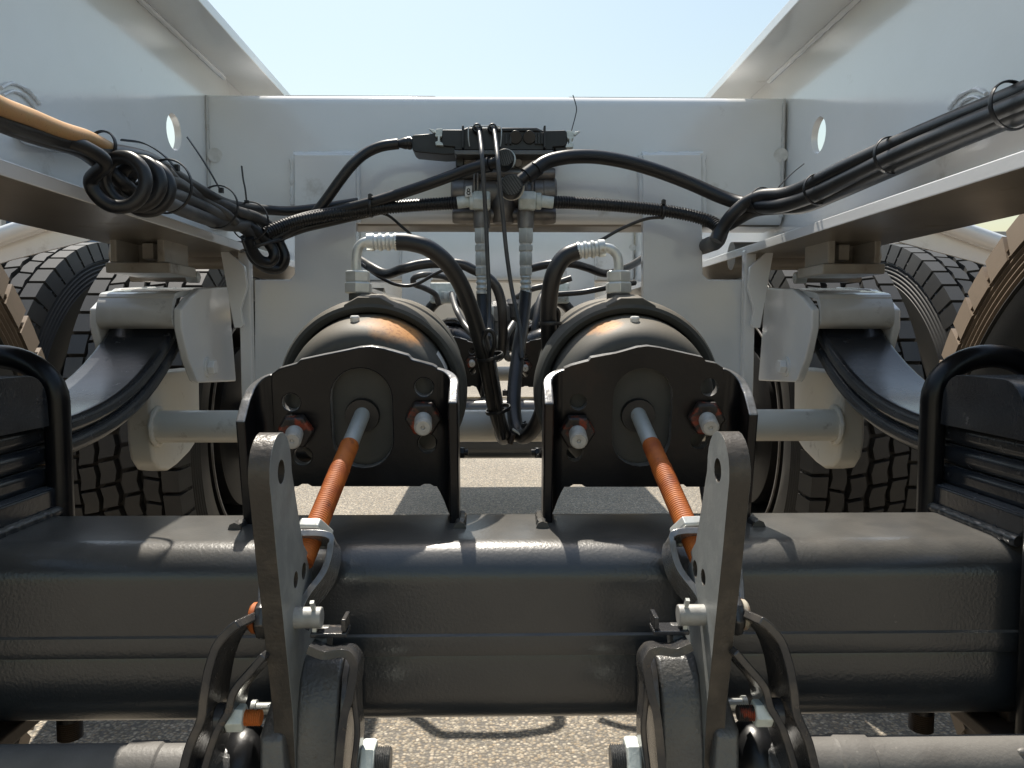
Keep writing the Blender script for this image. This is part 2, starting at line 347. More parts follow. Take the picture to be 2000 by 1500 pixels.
# ------------------------------------------------------------------ crossmember with hanging plates
def cross():
    t = thing("crossmember", "broad white crossmember between the rails carrying the black valve", "crossmember", V(0, 1.285, .17), "white crossmembers between the rails")
    y0 = 1.285; zt, zb = .388, .176
    prof = []
    for (cy, cz, a0, a1) in ((y0 + .02, zt - .02, 180, 90),):
        prof += [(cy + .02 * math.cos(R(a0 + (a1 - a0) * k / 6)), cz + .02 * math.sin(R(a0 + (a1 - a0) * k / 6))) for k in range(7)]
    prof += [(y0 + .09, zt), (y0 + .09, zb - .0)]
    prof += [(y0 + .02 + .02 * math.cos(R(270 - 90 * k / 6)), zb + .02 + .02 * math.sin(R(270 - 90 * k / 6))) for k in range(7)]
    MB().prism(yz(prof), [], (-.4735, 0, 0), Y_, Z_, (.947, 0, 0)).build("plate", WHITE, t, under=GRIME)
    pl = MB()
    for side in (0, 1):
        px = [(575, 300), (695, 300), (695, 790), (497, 790), (497, 546), (566, 546), (575, 536)] if side == 0 else \
             [(1256, 300), (1370, 300), (1373, 536), (1384, 546), (1450, 546), (1450, 790), (1256, 790)]
        q = [P(a, b, 1.265) for a, b in px]
        MB().prism([(p.x, p.z) for p in q], [], (0, 1.265, 0), X_, Z_, (0, .0195, 0)).build("hanging_plate", WHITE, t, bev=.0025)
        x0, x1, xt = (570, 700, 300) if side == 0 else (1250, 1376, 300)
        rb = random.Random(side)
        for (a, b) in (((x0 + 4, 304), (x1 - 4, 301)), ((x0 + 3, 304), (x0 + 4, 400)), ((x1 - 4, 302), (x1 - 2, 436))):
            A, B = P(*a, 1.279), P(*b, 1.279); k = int((B - A).length / .006)
            pp = [A.lerp(B, i / k) + Vector((rb.uniform(-.0006, .0006),) * 3) for i in range(k + 1)]
            MB().sweep(pp, [.0055 + rb.uniform(-.001, .001) for _ in pp], 8).build("weld_bead", WHITE, t)
    for sx in (-1, 1):
        rb = random.Random(9 + sx); pp = [V(sx * .4715, 1.283 + rb.uniform(-.0005, .0005), .19 + .006 * i) for i in range(33)]
        MB().sweep(pp, [.0028 + rb.uniform(-.0006, .0006) for _ in pp], 6).build("weld_seam", EDGEW, t)
        MB().cyl(P(420 if sx < 0 else 1525, 303, 1.2845), P(420 if sx < 0 else 1525, 303, 1.281), .0115, 24).build("plug", WHITEP, t)  # white disc drawn for daylight showing through a corner hole
    for a, b in ((555, 850), (1112, 1392)):      # thin strips of sealing edge along the top
        A, B = P(a, 187, 1.30), P(b, 188, 1.30)
        MB().box(A.x, B.x, 1.3062, 1.33, EYE + zt - .0005, EYE + zt + .0024).build("edge_strip", EDGEW, t)
    return t
cross1 = cross()

# ------------------------------------------------------------------ spring hangers, brackets under the rails
def hanger(label):
    t = thing("spring_hanger", label, "spring hanger", V(-.5, 1.15, -.21), "white spring hangers")
    side = [PX(a, b, -.44) for a, b in ((355, 603), (372, 580), (392, 563), (447, 560), (462, 745), (390, 748), (384, 742), (368, 700), (355, 640))]
    sd2 = [(p.y, p.z) for p in side]
    MB().prism(sd2, [], (-.452, 0, 0), Y_, Z_, (.012, 0, 0)).build("side_plate", WHITE, t, bev=.003)
    MB().prism(sd2, [], (-.568, 0, 0), Y_, Z_, (.012, 0, 0)).build("side_plate", WHITE, t, bev=.003)
    path = [(1.092, EYE + .008), (1.082, EYE + .014), (1.082, EYE + .030), (1.09, EYE + .044), (1.108, EYE + .053), (1.24, EYE + .066), (1.26, EYE + .066)]
    pts = spline([Vector((-.504, a, b)) for a, b in path], 5)
    MB().strap(pts, X_, .104, .008).build("rolled_top_plate", GRIMEW2, t)
    c = PX(405, 717, -.44)
    b = MB(); b.cyl(c + X_ * 0, c + X_ * .003, .0155, 24).build("washer", WHITE, t)
    MB().hexnut(c + X_ * .003, c + X_ * .013, .0115).build("bolt_head", WHITE, t, bev=.0008)
    ear = [(1.105, -.06), (1.105, -.16), (1.112, -.185), (1.13, -.203), (1.16, -.210), (1.20, -.205), (1.24, -.195), (1.285, -.175), (1.29, -.06)]
    MB().prism(yz(ear), [], (-.533, 0, 0), Y_, Z_, (.036, 0, 0)).build("ear_plate", CREAM, t, bev=.006, seg=3)
    MB().prism(yz([(1.10, -.205), (1.10, -.06), (1.108, -.06), (1.108, -.205)]), [], (-.5, 0, 0), Y_, Z_, (.001, 0, 0))
    rb = random.Random(5)
    ring = [V(-.494, 1.12 + .026 * math.cos(a * math.pi / 20), -.1375 + .026 * math.sin(a * math.pi / 20)) for a in range(41)]
    MB().sweep(ring, [.004 + rb.uniform(-.0008, .0008) for _ in ring], 8).build("weld_bead", CREAM, t)
    fin = [P(a, b, 1.225) for a, b in ((424, 470), (434, 480), (477, 520), (482, 559), (469, 605), (475, 634), (470, 640), (457, 640), (430, 488))]
    MB().prism([(p.x, p.z) for p in fin], [], (0, 1.225, 0), X_, Z_, (0, .009, 0)).build("fin_plate", WHITE, t, bev=.001)
    sa = P(330, 498, 1.33); MB().cyl(Vector((sa.x - .09, 1.33, sa.z)), Vector((sa.x + .16, 1.33, sa.z)), .024, 28).build("shade_cylinder", GRIME, t)  # dark cylinder added to stand for shade behind the hanger box
    wa = P(381, 541, 1.24); MB().hexnut(wa - X_ * .012, wa + X_ * .006, .0105).build("pivot_nut", ZINC, t, bev=.0008)
    MB().cyl(wa - X_ * .10, wa - X_ * .012, .008, 16).build("pivot_bolt", GRIME, t)
    A, B = P(466, 486, 1.25), P(496, 800, 1.25)
    MB().prism([(A.x, A.z), (B.x, A.z), (B.x, B.z), (A.x, B.z)], [], (0, 1.245, 0), X_, Z_, (0, .018, 0)).build("post_plate", WHITE, t, bev=.003)
    return t
hg = [hanger("white spring hanger beside the left leaf spring's front end, grey flank in shade")]; MIR = True
hg.append(hanger("white spring hanger over the right leaf spring's front end, rust dot under its bolt")); MIR = False
def pedestal(label):
    t = thing("bump_bracket", label, "bracket", V(-.5, 1.1, .082), "H shaped brackets under the rails")
    def q(x0, x1, y0, y1, Y, d, nm, m=GRIMEW):
        A, B = P(x0, y0, Y), P(x1, y1, Y)
        return MB().box(A.x, B.x, Y, Y + d, B.z, A.z).build(nm, m, t, bev=.002)
    q(205, 333, 512, 533, 1.06, .09, "base_plate")
    q(213, 228, 452, 512.5, 1.064, .082, "upright_plate")
    q(305, 322, 452, 512.5, 1.064, .082, "upright_plate")
    q(212, 322, 436, 452.5, 1.062, .085, "cap_plate")
    q(228, 306, 452, 513, 1.13, .008, "back_plate")
    q(276, 300, 474, 506, 1.09, .02, "stop_block")
    return t
pedestal("H shaped white bracket under the left rail, below the coiled cables"); MIR = True
pedestal("H shaped white bracket under the right rail, behind the tyre edge"); MIR = False
ct = MB().cyl(V(-.499, 1.12, -.1375), V(.503, 1.12, -.1375), .0235, 32).build("cross_tube", CREAM)
tag(ct, "cream white round tube running across between the two spring hangers", "cross tube", "white cross tubes")

# small supports welded on the rails for the cables
def cable_shelf(label, px):
    a = [PX(x, y, -.4735) for x, y in px]
    t = thing("cable_support", label, "cable support", (-.45, a[0].y, a[0].z), "white cable supports on the rail webs")
    MB().prism([(p.y, p.z) for p in a], [], (-.4735, 0, 0), Y_, Z_, (.03, 0, 0)).build("tab", WHITE, t, bev=.006, seg=3)
    for q, r in (([(2, 172), (22, 163), (48, 172), (66, 188), (78, 204)], .0022), ([(6, 186), (26, 178), (46, 186), (60, 200), (70, 214)], .0018)):
        pp = spline([PX(x, y, -.4725) for x, y in q], 6); rb = random.Random(len(q) + int(r * 1e5))
        MB().sweep(pp, [r * rb.uniform(.7, 1.15) for _ in pp], 8).build("weld_scar", WHITE, t)
    return t
cable_shelf("white rounded cable support welded on the left rail behind the orange hose", [(20, 262), (35, 248), (190, 285), (225, 300), (100, 298), (40, 282)]); MIR = True
cable_shelf("white rounded cable support welded on the right rail behind the black cable bundle", [(20, 262), (35, 240), (120, 262), (180, 290), (100, 300), (40, 282)]); MIR = False

# ------------------------------------------------------------------ axle beam
def axle():
    t = thing("axle_beam", "thick dark square axle beam crossing the foreground, dusty and toned sunlit on top", "axle", V(0, .715, -.333), "square axle beams")
    y0, y1, zb, zt, r = .64, .79, -.343, -.183, .032
    pr = []
    for cy, cz, a0 in ((y1 - r, zt - r, 0), (y0 + r, zt - r, 90), (y0 + r, zb + r, 180), (y1 - r, zb + r, 270)):
        pr += [(cy + r * math.cos(R(a0 + 90 * k / 8)), cz + r * math.sin(R(a0 + 90 * k / 8))) for k in range(9)]
        if a0 == 90:                             # seam band along the front face
            pr += [(y0, -.257), (y0 - .0025, -.2585), (y0 - .004, -.267), (y0 - .0025, -.2755), (y0 + .002, -.2775), (y0 + .0005, -.283)]
    xs = [-.98 + 1.96 * i / 60 for i in range(61)]; vs = []; fs = []; n = len(pr); rb = random.Random(4)
    for x in xs:
        for (a, b) in pr: vs.append(V(x, a, b))
    for i in range(60):
        for k in range(n): fs.append((i * n + k, i * n + (k + 1) % n, (i + 1) * n + (k + 1) % n, (i + 1) * n + k))
    fs += [tuple(range(n)), tuple(60 * n + k for k in range(n))]
    MB().add(vs, fs).build("beam", AXLE, t, ang=22)
    return t
axle1 = axle()
b = MB(); rb = random.Random(12)
for gx in (-.181, -.158, -.142):
    for i in range(4):
        for k in range(4):
            if rb.random() < .75: b.ball(V(gx + i * .0028, .6402, -.226 - k * .0028), .0007, 1, .6, 1, 8, 4)
b.build("dot_marking", AXLE, axle1)

# ------------------------------------------------------------------ leaf springs, clamp stacks
def zleaf(Y): return -.095 + 1.65 * abs(Y - .715) ** 3
def leafspring(label):
    t = thing("leaf_spring", label, "leaf spring", V(-.507, .715, -.183), "black leaf springs")
    for k, (ya, yb) in enumerate(((.25, 1.155), (.28, 1.13), (.58, .80))):
        n = 30; pts = [V(-.507, ya + (yb - ya) * i / n, zleaf(ya + (yb - ya) * i / n) - .0095 - k * .0215 - (abs(ya + (yb - ya) * i / n - .715) ** 2) * .02 * k) for i in range(n + 1)]
        MB().strap(pts, X_, .095, .0205).build("leaf", SPRING, t, bev=.0085, seg=4)
    return t
sp = [leafspring("black leaf spring curving down from the left hanger, pale glint along it")]; MIR = True
sp.append(leafspring("black leaf spring curving down from the right hanger, scuffed near its middle")); MIR = False
def clamp(label):
    t = thing("spring_clamp", label, "spring clamp", V(-.507, .715, -.41), "U bolt spring clamps on the axle")
    for y in (.787, .622):
        arch = [V(-.507 - .0585 * math.cos(R(180 - a * 10)) * -1 * -1, y, -.0715 + .0465 * math.sin(R(a * 10))) for a in range(19)]
        pts = [V(arch[0].x, y, -.405)] + arch + [V(arch[-1].x, y, -.405)]
        MB().sweep(pts, .0122, 18).build("u_bolt", BLACK, t)
        for sx in (-.0585, .0585):
            MB().hexnut(V(-.507 + sx, y, -.388), V(-.507 + sx, y, -.368), .0195).build("nut", BROWN, t, bev=.0008)
            MB().thread(V(-.507 + sx, y, -.425), V(-.507 + sx, y, -.389), .0125, .002, 16).build("threaded_end", BROWN, t)
    pad = [(.648, -.094)] + [(.680 + .030 * math.cos(R(180 - 15 * k)), -.070 + .028 * math.sin(R(15 * k))) for k in range(7)] + [(.742 + .030 * math.cos(R(90 - 15 * k)), -.070 + .028 * math.sin(R(90 - 15 * k))) for k in range(7)] + [(.774, -.094)]
    MB().prism(yz(pad), [], (-.557, 0, 0), Y_, Z_, (.108, 0, 0)).build("top_pad", SPRING, t, bev=.012, seg=4)
    MB().prism(yz([(.635, -.157), (.795, -.157), (.795, -.166), (.78, -.184), (.65, -.184), (.635, -.166)]), [], (-.562, 0, 0), Y_, Z_, (.115, 0, 0)).build("seat_plate", SPRING, t, bev=.003)
    MB().box(-.585, -.43, .60, .81, EYE - .3665, EYE - .352).build("bottom_plate", BROWN, t, bev=.003)
    MB().box(-.56, -.455, .66, .77, EYE - .3525, EYE - .3325).build("bottom_pad", BROWN, t, bev=.003)
    rb = random.Random(8); pp = [V(-.4455 + rb.uniform(-.0006, .0006), .645 + .003 * i, -.181) for i in range(48)]
    MB().sweep(pp, [.0052 + .0003 * math.sin(i * 1.1) + rb.uniform(-.0002, .0002) for i in range(48)], 12).build("weld_bead", AXLE, t)
    return t
cl = [clamp("black U bolt clamp holding the left leaf spring on the axle beam")]; MIR = True
cl.append(clamp("black U bolt clamp holding the right leaf spring on the axle beam")); MIR = False

# ------------------------------------------------------------------ chamber brackets
def bracket(label, pxs, m, dx):
    "pxs: dict of survey pixels on the plate"
    Yp = .752; cx = pxs["cx"]; t = thing("chamber_bracket", label, "bracket", V(cx, .73, -.186), "black chamber brackets on the axle")
    TL = R(9); zc = EYE - .085; sn, cs = math.sin(TL), math.cos(TL)
    def lean(b):
        b.v = [Vector((q.x, Yp + (q.y - Yp) * cs - (q.z - zc) * sn, zc + (q.y - Yp) * sn + (q.z - zc) * cs)) for q in b.v]; return b
    def p(a, b): q = P(a, b, Yp); return (q.x, q.z)
    O = (0, Yp, 0)
    outer = [p(a, b) for a, b in pxs["outline"]]
    holes = [circ(*p(a, b), r * Yp / 1500, 20) for a, b, r in pxs["holes"]]
    sl = p(*pxs["slot"]); holes.append(obround(sl[0], sl[1], .0295, .0505))
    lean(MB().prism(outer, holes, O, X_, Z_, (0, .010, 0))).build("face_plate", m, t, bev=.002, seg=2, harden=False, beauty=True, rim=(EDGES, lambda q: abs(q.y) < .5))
    xs = [q[0] for q in outer]; x0, x1 = min(xs), max(xs)
    for sgn, xe in ((-1, x0), (1, x1)):
        r = .016; path = [Vector((xe - sgn * .004, Yp + .0048, 0))] + [Vector((xe + sgn * r * math.sin(R(15 * k)), Yp + .0048 - r * (1 - math.cos(R(15 * k))), 0)) for k in range(7)]
        path += [Vector((xe + sgn * r, Yp + .0048 - r - .004 - .0052 * k, 0)) for k in range(1, 6)]
        zt0 = max(q[1] for q in outer if abs(q[0] - xe) < .004); n = len(path)
        vs = []; fs = []
        for i, q in enumerate(path):
            T = (path[min(i + 1, n - 1)] - path[max(i - 1, 0)]).normalized(); Nn = Vector((T.y, -T.x, 0)) * .0047
            u = i / (n - 1); zt = zt0 - .0006 - (.036 if sgn * cx > 0 else .024) * u ** 1.5; zb = (EYE - .156) * max(0, 1 - u * 3.2) + (EYE - .1845) * min(1, u * 3.2)
            for off, z in ((Nn, zb), (-Nn, zb), (-Nn, zt), (Nn, zt)): vs.append((q.x + off.x, q.y + off.y, z))
        for i in range(n - 1):
            for k in range(4): fs.append((4 * i + k, 4 * i + (k + 1) % 4, 4 * i + 4 + (k + 1) % 4, 4 * i + 4 + k))
        fs += [(0, 1, 2, 3), tuple(4 * (n - 1) + k for k in (3, 2, 1, 0))]
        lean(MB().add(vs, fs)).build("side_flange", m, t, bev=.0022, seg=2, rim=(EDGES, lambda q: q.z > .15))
        rb = random.Random(2); pp = [Vector((xe + sgn * (r + .006), .705 + .004 * i, EYE - .1825)) for i in range(14)]
        MB().sweep(pp, [.005 + rb.uniform(-.0012, .0012) for _ in pp], 8).build("weld_bead", AXLE, t)
    return t
BL = dict(cx=-.136, outline=[(532, 957), (532, 800), (532, 760), (534, 728), (548, 718), (583, 708), (590, 701), (640, 690), (706, 676), (728, 674), (752, 678), (800, 692), (806, 700), (846, 711), (855, 716), (857, 740), (857, 957), (846, 957), (838, 952), (826, 952), (818, 957), (604, 957), (596, 952), (584, 952), (576, 957)],
          holes=[(570, 785, 17), (829, 755, 18), (588, 894, 18), (834, 868, 18)], slot=(707, 818),
          studs=[(578, 838, 570, 862), (827, 812, 826, 836)], rod=(707, 811))
BR = dict(cx=.141, outline=[(1099, 957), (1099, 740), (1101, 718), (1115, 712), (1148, 703), (1152, 697), (1200, 688), (1242, 676), (1262, 674), (1284, 677), (1368, 696), (1374, 704), (1395, 708), (1408, 716), (1410, 740), (1410, 957), (1346, 957), (1340, 952), (1328, 952), (1322, 957), (1146, 957), (1138, 952), (1122, 952), (1114, 957)],
          holes=[(1129, 784, 17), (1383, 755, 18), (1124, 888, 17), (1368, 862, 18)], slot=(1254, 816),
          studs=[(1126, 838, 1131, 862), (1378, 812, 1388, 836)], rod=(1247, 811))
brk = [bracket("black folded bracket carrying the left brake chamber, plain black face", BL, BLACK, 0),
       bracket("black folded bracket carrying the right brake chamber, rust smear and pale drip on its face", BR, RUSTB, 0)]

# ------------------------------------------------------------------ brake chambers
AXD = Vector((0, math.cos(R(9)), math.sin(R(9))))
def chamber(label, pxs, left):
    rod = P(*pxs["rod"], .757); O = Vector((rod.x, .7615, rod.z + .006)); a = AXD
    t = thing("brake_chamber", label, "brake chamber", O, "round grey brake chambers")
    MB().lathe([(0, .050), (0, .066), (.003, .0715), (.008, .0765), (.016, .0808), (.026, .0835), (.04, .085), (.062, .0856), (.078, .086), (.084, .086)], O, a, 72).build("front_cup", CUPL if left else CUPR, t)
    MB().lathe([(-.0003, 0), (-.0003, .0505)], O, a, 48).build("front_face", CHAMF, t)
    MB().lathe([(.062, .0878), (.0585, .0908), (.057, .094), (.0585, .0975), (.064, .0998), (.074, .1008), (.088, .1005), (.098, .0985), (.103, .094), (.102, .090), (.09, .0885), (.07, .0868)], O, a, 96, True).build("clamp_ring", CHAM, t)
    MB().lathe([(.095, .09), (.12, .09), (.15, .088), (.155, .092), (.172, .092), (.178, .087), (.24, .083), (.262, .07), (.27, .04), (.272, 0)], O, a, 64).build("spring_housing", CHAM, t)
    w = X_.cross(a).normalized()                 # up across the axis
    lug = O + a * .0685 + w * .1005
    MB().prism([(-.026, -.012), (-.014, -.006), (.014, -.006), (.026, -.012), (.026, -.0045), (.012, .0035), (-.012, .0035), (-.026, -.0045)], [], lug - a * .010, X_, w, a * .034).build("clamp_lug", CHAM, t, bev=.003, seg=3)
    # plug, boot, studs and nuts
    pl = O + a * .030 + w * .0825 + X_ * (-.0095 if left else -.001)
    MB().lathe([(-.003, 0), (-.003, .0042), (.0045, .0048), (.006, .004), (.006, .0018), (.0045, 0)], pl, w, 20).build("vent_plug", WHITEP, t)
    MB().lathe([(-.006, 0), (-.006, .008), (-.0065, .0165), (-.003, .0172), (.002, .0172)], O - w * .006, a, 32).build("boot", RUBBER, t)
    for (na, nb, sa, sb) in pxs["studs"]:
        b0 = P(na, nb, .752); e = P(sa, sb, .716); d = (e - b0).normalized()
        MB().hexnut(b0 + d * .0002, b0 + d * .0135, .0178).build("nut", NUTR, t, bev=.0012)
        MB().thread(b0 + d * .0125, e - d * .0015, .0085, .0016, 20, .07).build("stud", STUD, t)
        MB().lathe([(0, .0078), (.0022, .0068), (.0022, .0022), (.0008, .0012), (.0008, 0)], e - d * .0022, d, 20).build("stud_tip", STUD, t)
    bx = 892 if left else 1060
    q0, q1 = P(bx, 884, .80), P(bx + (16 if left else -16), 884, .80)
    MB().hexnut(q0, q1, .0062).build("clamp_bolt", BLACK, t, bev=.0006); MB().cyl(q1, q1 + (q1 - q0) * .4, .0038, 12).build("clamp_bolt_end", BLACK, t)
    if left:
        rb = random.Random(1)
        # rust bloom and white sticker sit as their own skins on the cup
        def skin(a0, a1, t0, t1, nm, m):
            vs = []; fs = []; nn, mm = 24, 6
            prof = [(0, .066), (.003, .0715), (.008, .0765), (.016, .0808), (.026, .0835), (.04, .085), (.062, .0856)]
            def rad(s):
                for (p0, r0), (p1, r1) in zip(prof, prof[1:]):
                    if s <= p1: return r0 + (r1 - r0) * (s - p0) / (p1 - p0)
                return prof[-1][1]
            for i in range(mm + 1):
                for k in range(nn + 1):
                    th = t0 + (t1 - t0) * k / nn; s = a0 + (a1 - a0) * i / mm; r = rad(s) + .0004
                    vs.append(O + a * s + (X_ * math.sin(th) + w * math.cos(th)) * r)
            for i in range(mm):
                for k in range(nn): fs.append((i * (nn + 1) + k, i * (nn + 1) + k + 1, (i + 1) * (nn + 1) + k + 1, (i + 1) * (nn + 1) + k))
            MB().add(vs, fs).build(nm, m, t)
        skin(.04, .0585, R(56), R(70), "sticker", WHITEP)
    return t
ch = [chamber("grey brake chamber left of centre with an orange rust bloom on its top", BL, True),
      chamber("grey brake chamber right of centre, clean grey top", BR, False)]

# pushrods with clevis
def pushrod(label, pxs, left):
    s = -1 if left else 1
    A = P(*pxs["rod"], .757); pin = P(545, 1206, .56) if left else P(1416, 1198, .56)
    B = A.lerp(pin, .64); d = (B - A).normalized(); C = A + d * (B - A).length * .3
    t = thing("pushrod", label, "pushrod", B, "orange rusted pushrods")
    MB().cyl(A - d * .012, C, .0078, 24).build("rod", RODW, t)
    M_ = A + d * (B - A).length * .50
    MB().sweep([C - d * .003, C, M_], [.0080, .0088, .0088], 24).build("rusted_shank", ORANGE, t)
    MB().thread(M_, A.lerp(pin, .78), .0094, .0022, 24, .035).build("rusted_thread", ORANGE, t)
    MB().hexnut(B + d * -.002, B + d * .008, .0165).build("lock_nut", ZINC, t, bev=.001)
    return t, A, B, d, pin
prL = pushrod("orange rusted pushrod leaning left from the left brake chamber", BL, True)
prR = pushrod("orange rusted pushrod leaning right from the right brake chamber", BR, False)

# ------------------------------------------------------------------ slack adjusters (built for the left, mirrored for the right)
def slack(label, rod, sy):
    t = thing("slack_adjuster", label, "slack adjuster", V(-.16, .62, -.36), "slack adjuster levers in the foreground")
    xi, th = -.151, .0145
    fr = [(.506, -.100), (.5085, -.110), (.519, -.157), (.530, -.199), (.540, -.2395), (.550, -.280), (.5535, -.31), (.556, -.38)]
    bk = [(.632, -.38), (.632, -.30), (.630, -.262), (.622, -.225), (.613, -.195), (.606, -.178), (.590, -.165), (.582, -.150), (.5605, -.102)]
    top = [(.533 + .0272 * math.cos(R(12 + 156 * k / 10)), -.097 + .0272 * math.sin(R(12 + 156 * k / 10))) for k in range(11)]
    holes = [circ(.5335, -.0975 + EYE, .0085), circ(.566, -.185 + EYE, .0062), circ(.590, -.186 + EYE, .0066)]
    MB().prism(yz(fr[::-1] + top[::-1] + bk[::-1]), holes, (xi - th, 0, 0), Y_, Z_, (th, 0, 0)).build("arm", ARM, t, bev=.0034, seg=3, side=ARMS)
    # housing
    c = V(-.16, .62, -.355)
    body = [(.62, -.262), (.60, -.2545), (.585, -.2545), (.572, -.264), (.563, -.285), (.556, -.315), (.553, -.35), (.556, -.385), (.573, -.41), (.60, -.42), (.63, -.40), (.633, -.36), (.633, -.28)]
    MB().prism(yz(body), [], (xi - .001, 0, 0), Y_, Z_, (.032, 0, 0)).build("housing", CAST, t, bev=.007, seg=3)
    MB().prism(yz([(y + (.57 - y) * -.01, z + (-.34 - z) * -.01) for y, z in body]), [], (xi + .0315, 0, 0), Y_, Z_, (.005, 0, 0)).build("cover_plate", STRAP, t, bev=.0012)
    a = [P(541, 1328, .59), P(505, 1443, .548), P(505, 1530, .54), P(560, 1530, .54), P(554, 1443, .548), P(549, 1400, .562)]
    b_ = [q + Y_ * (.63 - q.y) for q in a]; n = 6
    MB().add(a + b_, [(0, 1, 4, 5), (1, 2, 3, 4), tuple(range(n, 2 * n))] + [(k, (k + 1) % n, n + (k + 1) % n, n + k) for k in range(n)]).build("hub_boss", CAST, t, bev=.004, seg=3)
    for (y, z) in ((.578, -.272), (.558, -.315)):
        MB().cyl(V(xi + .036, y + .008, z), V(xi + .0385, y + .008, z), .0045, 16).build("rivet", STRAP, t, bev=.0006)
    # clevis: two straps from the yoke down to the pin
    T, A, B, d, pin = rod
    if MIR:
        B = mirp(B); d = Vector((-d.x, d.y, d.z))
    yk = B + d * .010
    s1 = [yk + Vector((-.020, 0, 0)), yk + Vector((.012, 0, 0)), yk + Vector((.0195, -.002, -.006)), yk + Vector((.0165, -.012, -.026)), yk + Vector((.004, -.026, -.044)), yk + Vector((-.0005 , -.036, -.062)), yk + Vector((-.001, -.044, -.088))]
    MB().strap(spline(s1, 5), Vector((0, .82, -.55)), .034, .0052).build("clevis", STRAP2, t, bev=.0012)
    s2 = [yk + Vector((-.014, 0, 0)), yk + Vector((-.030, -.004, -.004)), yk + Vector((-.031, -.016, -.03)), yk + Vector((-.029, -.030, -.055))]
    MB().strap(spline(s2, 5), Vector((0, .82, -.55)), .034, .0052).build("clevis", STRAP2, t, bev=.0012)
    # pin with round head and split pin
    py, pz = .562, -.2125
    MB().sweep([V(-.184, py, pz), V(-.1835, py, pz), V(-.182, py, pz), V(-.179, py, pz)], [.006, .0098, .0112, .0115], 24).build("pin_head", ORANGE if not MIR else mat_pin, t)
    MB().cyl(V(-.179, py, pz), V(-.131, py, pz), .0078, 24).build("clevis_pin", STUD, t, bev=.0012)
    MB().strap([V(-.137, py - .006, pz + .014), V(-.136, py, pz + .002), V(-.1365, py - .002, pz - .013)], Y_, .003, .003).build("split_pin", ZINC, t)
    MB().lathe([(0, 0), (0, .0155), (.004, .0165), (.0075, .0155), (.0075, 0)], V(-.1775, py, pz), X_, 8).build("pin_collar", STRAP, t, bev=.0012)
    MB().box(-.139, -.112, .556, .574, EYE - .226, EYE - .2225).build("clip_plate", STRAP, t, bev=.001)
    MB().box(-.116, -.1125, .556, .574, EYE - .2215, EYE - .212).build("clip_plate", STRAP, t, bev=.001)
    return t
mat_pin = mat("rust_ringed_pin", (.50, .46, .38), .45, metal=.2, c2=(.42, .15, .03), s=70, lo=.45, hi=.6)
slack("left slack adjuster lever with a tall holed arm and orange pin head", prL, 1); MIR = True
slack("right slack adjuster lever with a tall holed arm and pale rust ringed pin", prR, 1); MIR = False

# anchor brackets beside each adjuster (straps, bolt, clip)
def anchor(label, left):
    t = thing("anchor_bracket", label, "anchor bracket", V(-.2, .6, -.4), "strap brackets beside the slack adjusters")
    Yc = .545
    def s(pts, nm, w=.035, th=.0062, y=Yc, m=STRAP):
        MB().strap(spline([P(a, b, y) for a, b in pts], 6), Vector((0, 1, -.25)), w, th).build(nm, m, t, bev=.0015)
    s([(492, 1206), (470, 1222), (446, 1250), (430, 1294), (421, 1342), (414, 1390), (391, 1448), (374, 1520), (366, 1560)], "outer_strap", .045, .0066)
    s([(532, 1268), (505, 1300), (472, 1340), (459, 1380), (437, 1420), (418, 1476), (402, 1540)], "inner_strap", .032, .0058)
    s([(606, 1262), (640, 1274), (676, 1270), (691, 1280), (697, 1302), (690, 1350), (678, 1400), (668, 1500), (664, 1560)], "inboard_strap", .028, .0058)
    s([(695, 1322), (697, 1366), (702, 1425), (694, 1500), (690, 1560)], "lock_plate", .02, .0045)
    a = P(440, 1402, .54); 
    MB().cyl(a - X_ * .006, a + X_ * .0015, .0105, 24).build("washer", STRAP, t, bev=.001)
    MB().hexnut(a + X_ * .0015, a + X_ * .0145, .0098).build("nut", ZINCW, t, bev=.0008)
    MB().thread(a + X_ * .014, a + X_ * .026, .0058, .0014, 16).build("bolt_thread", ORANGE if left else NUTR, t)
    b = P(500, 1384, .58); MB().cyl(b, b + X_ * .014, .0045, 16).build("pin", ZINC, t)
    MB().cyl(b - X_ * .003, b + X_ * .0005, .0065, 16).build("pin_head", ZINC, t)
    c = P(706, 1486, .555)
    MB().hexnut(c, c + X_ * .011, .0155).build("shaft_nut", ZINCW, t, bev=.001)
    MB().thread(c + X_ * .010, c + X_ * .022, .010, .0016, 20).build("shaft_end", CAST, t)
    MB().lathe([(0, 0), (0, .011), (.01, .011), (.01, 0)], P(619, 1250, .57), X_, 20).build("spacer", CAST, t, bev=.001)
    MB().ball(P(478, 1500, .585), .033, .7, 1, 1).build("seal_cap", RUBBER, t)
    return t
anchor("curved strap bracket left of the left slack adjuster, orange bolt thread between", True); MIR = True
anchor("curved strap bracket right of the right slack adjuster, grey bolt thread between", False); MIR = False

# camshafts
def camshaft(label):
    t = thing("camshaft", label, "camshaft", V(-.4, .62, -.385), "camshaft tubes at the bottom edge")
    c = lambda x: V(x, .576, -.341)
    MB().cyl(c(-.9), c(-.285), .0225, 36).build("tube", TUBEG, t)
    MB().lathe([(0, .0226), (.001, .0242), (.026, .0245), (.028, .0232), (.05, .0232), (.051, .0246), (.06, .0246), (.061, .02)], c(-.286), X_, 36).build("collar", TUBEG, t)
    MB().cyl(c(-.226), c(-.20), .026, 32).build("bush", CAST, t, bev=.003)
    for i in range(4):
        MB().ball(c(-.40 - .03 * i) + Vector((0, -.0125, .0178)), .0034, 1.4, 1, 1, 10, 6).build("paint_blister", TUBEG, t)
    return t
camshaft("grey brown camshaft tube at the lower left edge, paint blisters on top"); MIR = True
camshaft("grey brown camshaft tube at the lower right edge, smooth sunlit top"); MIR = False

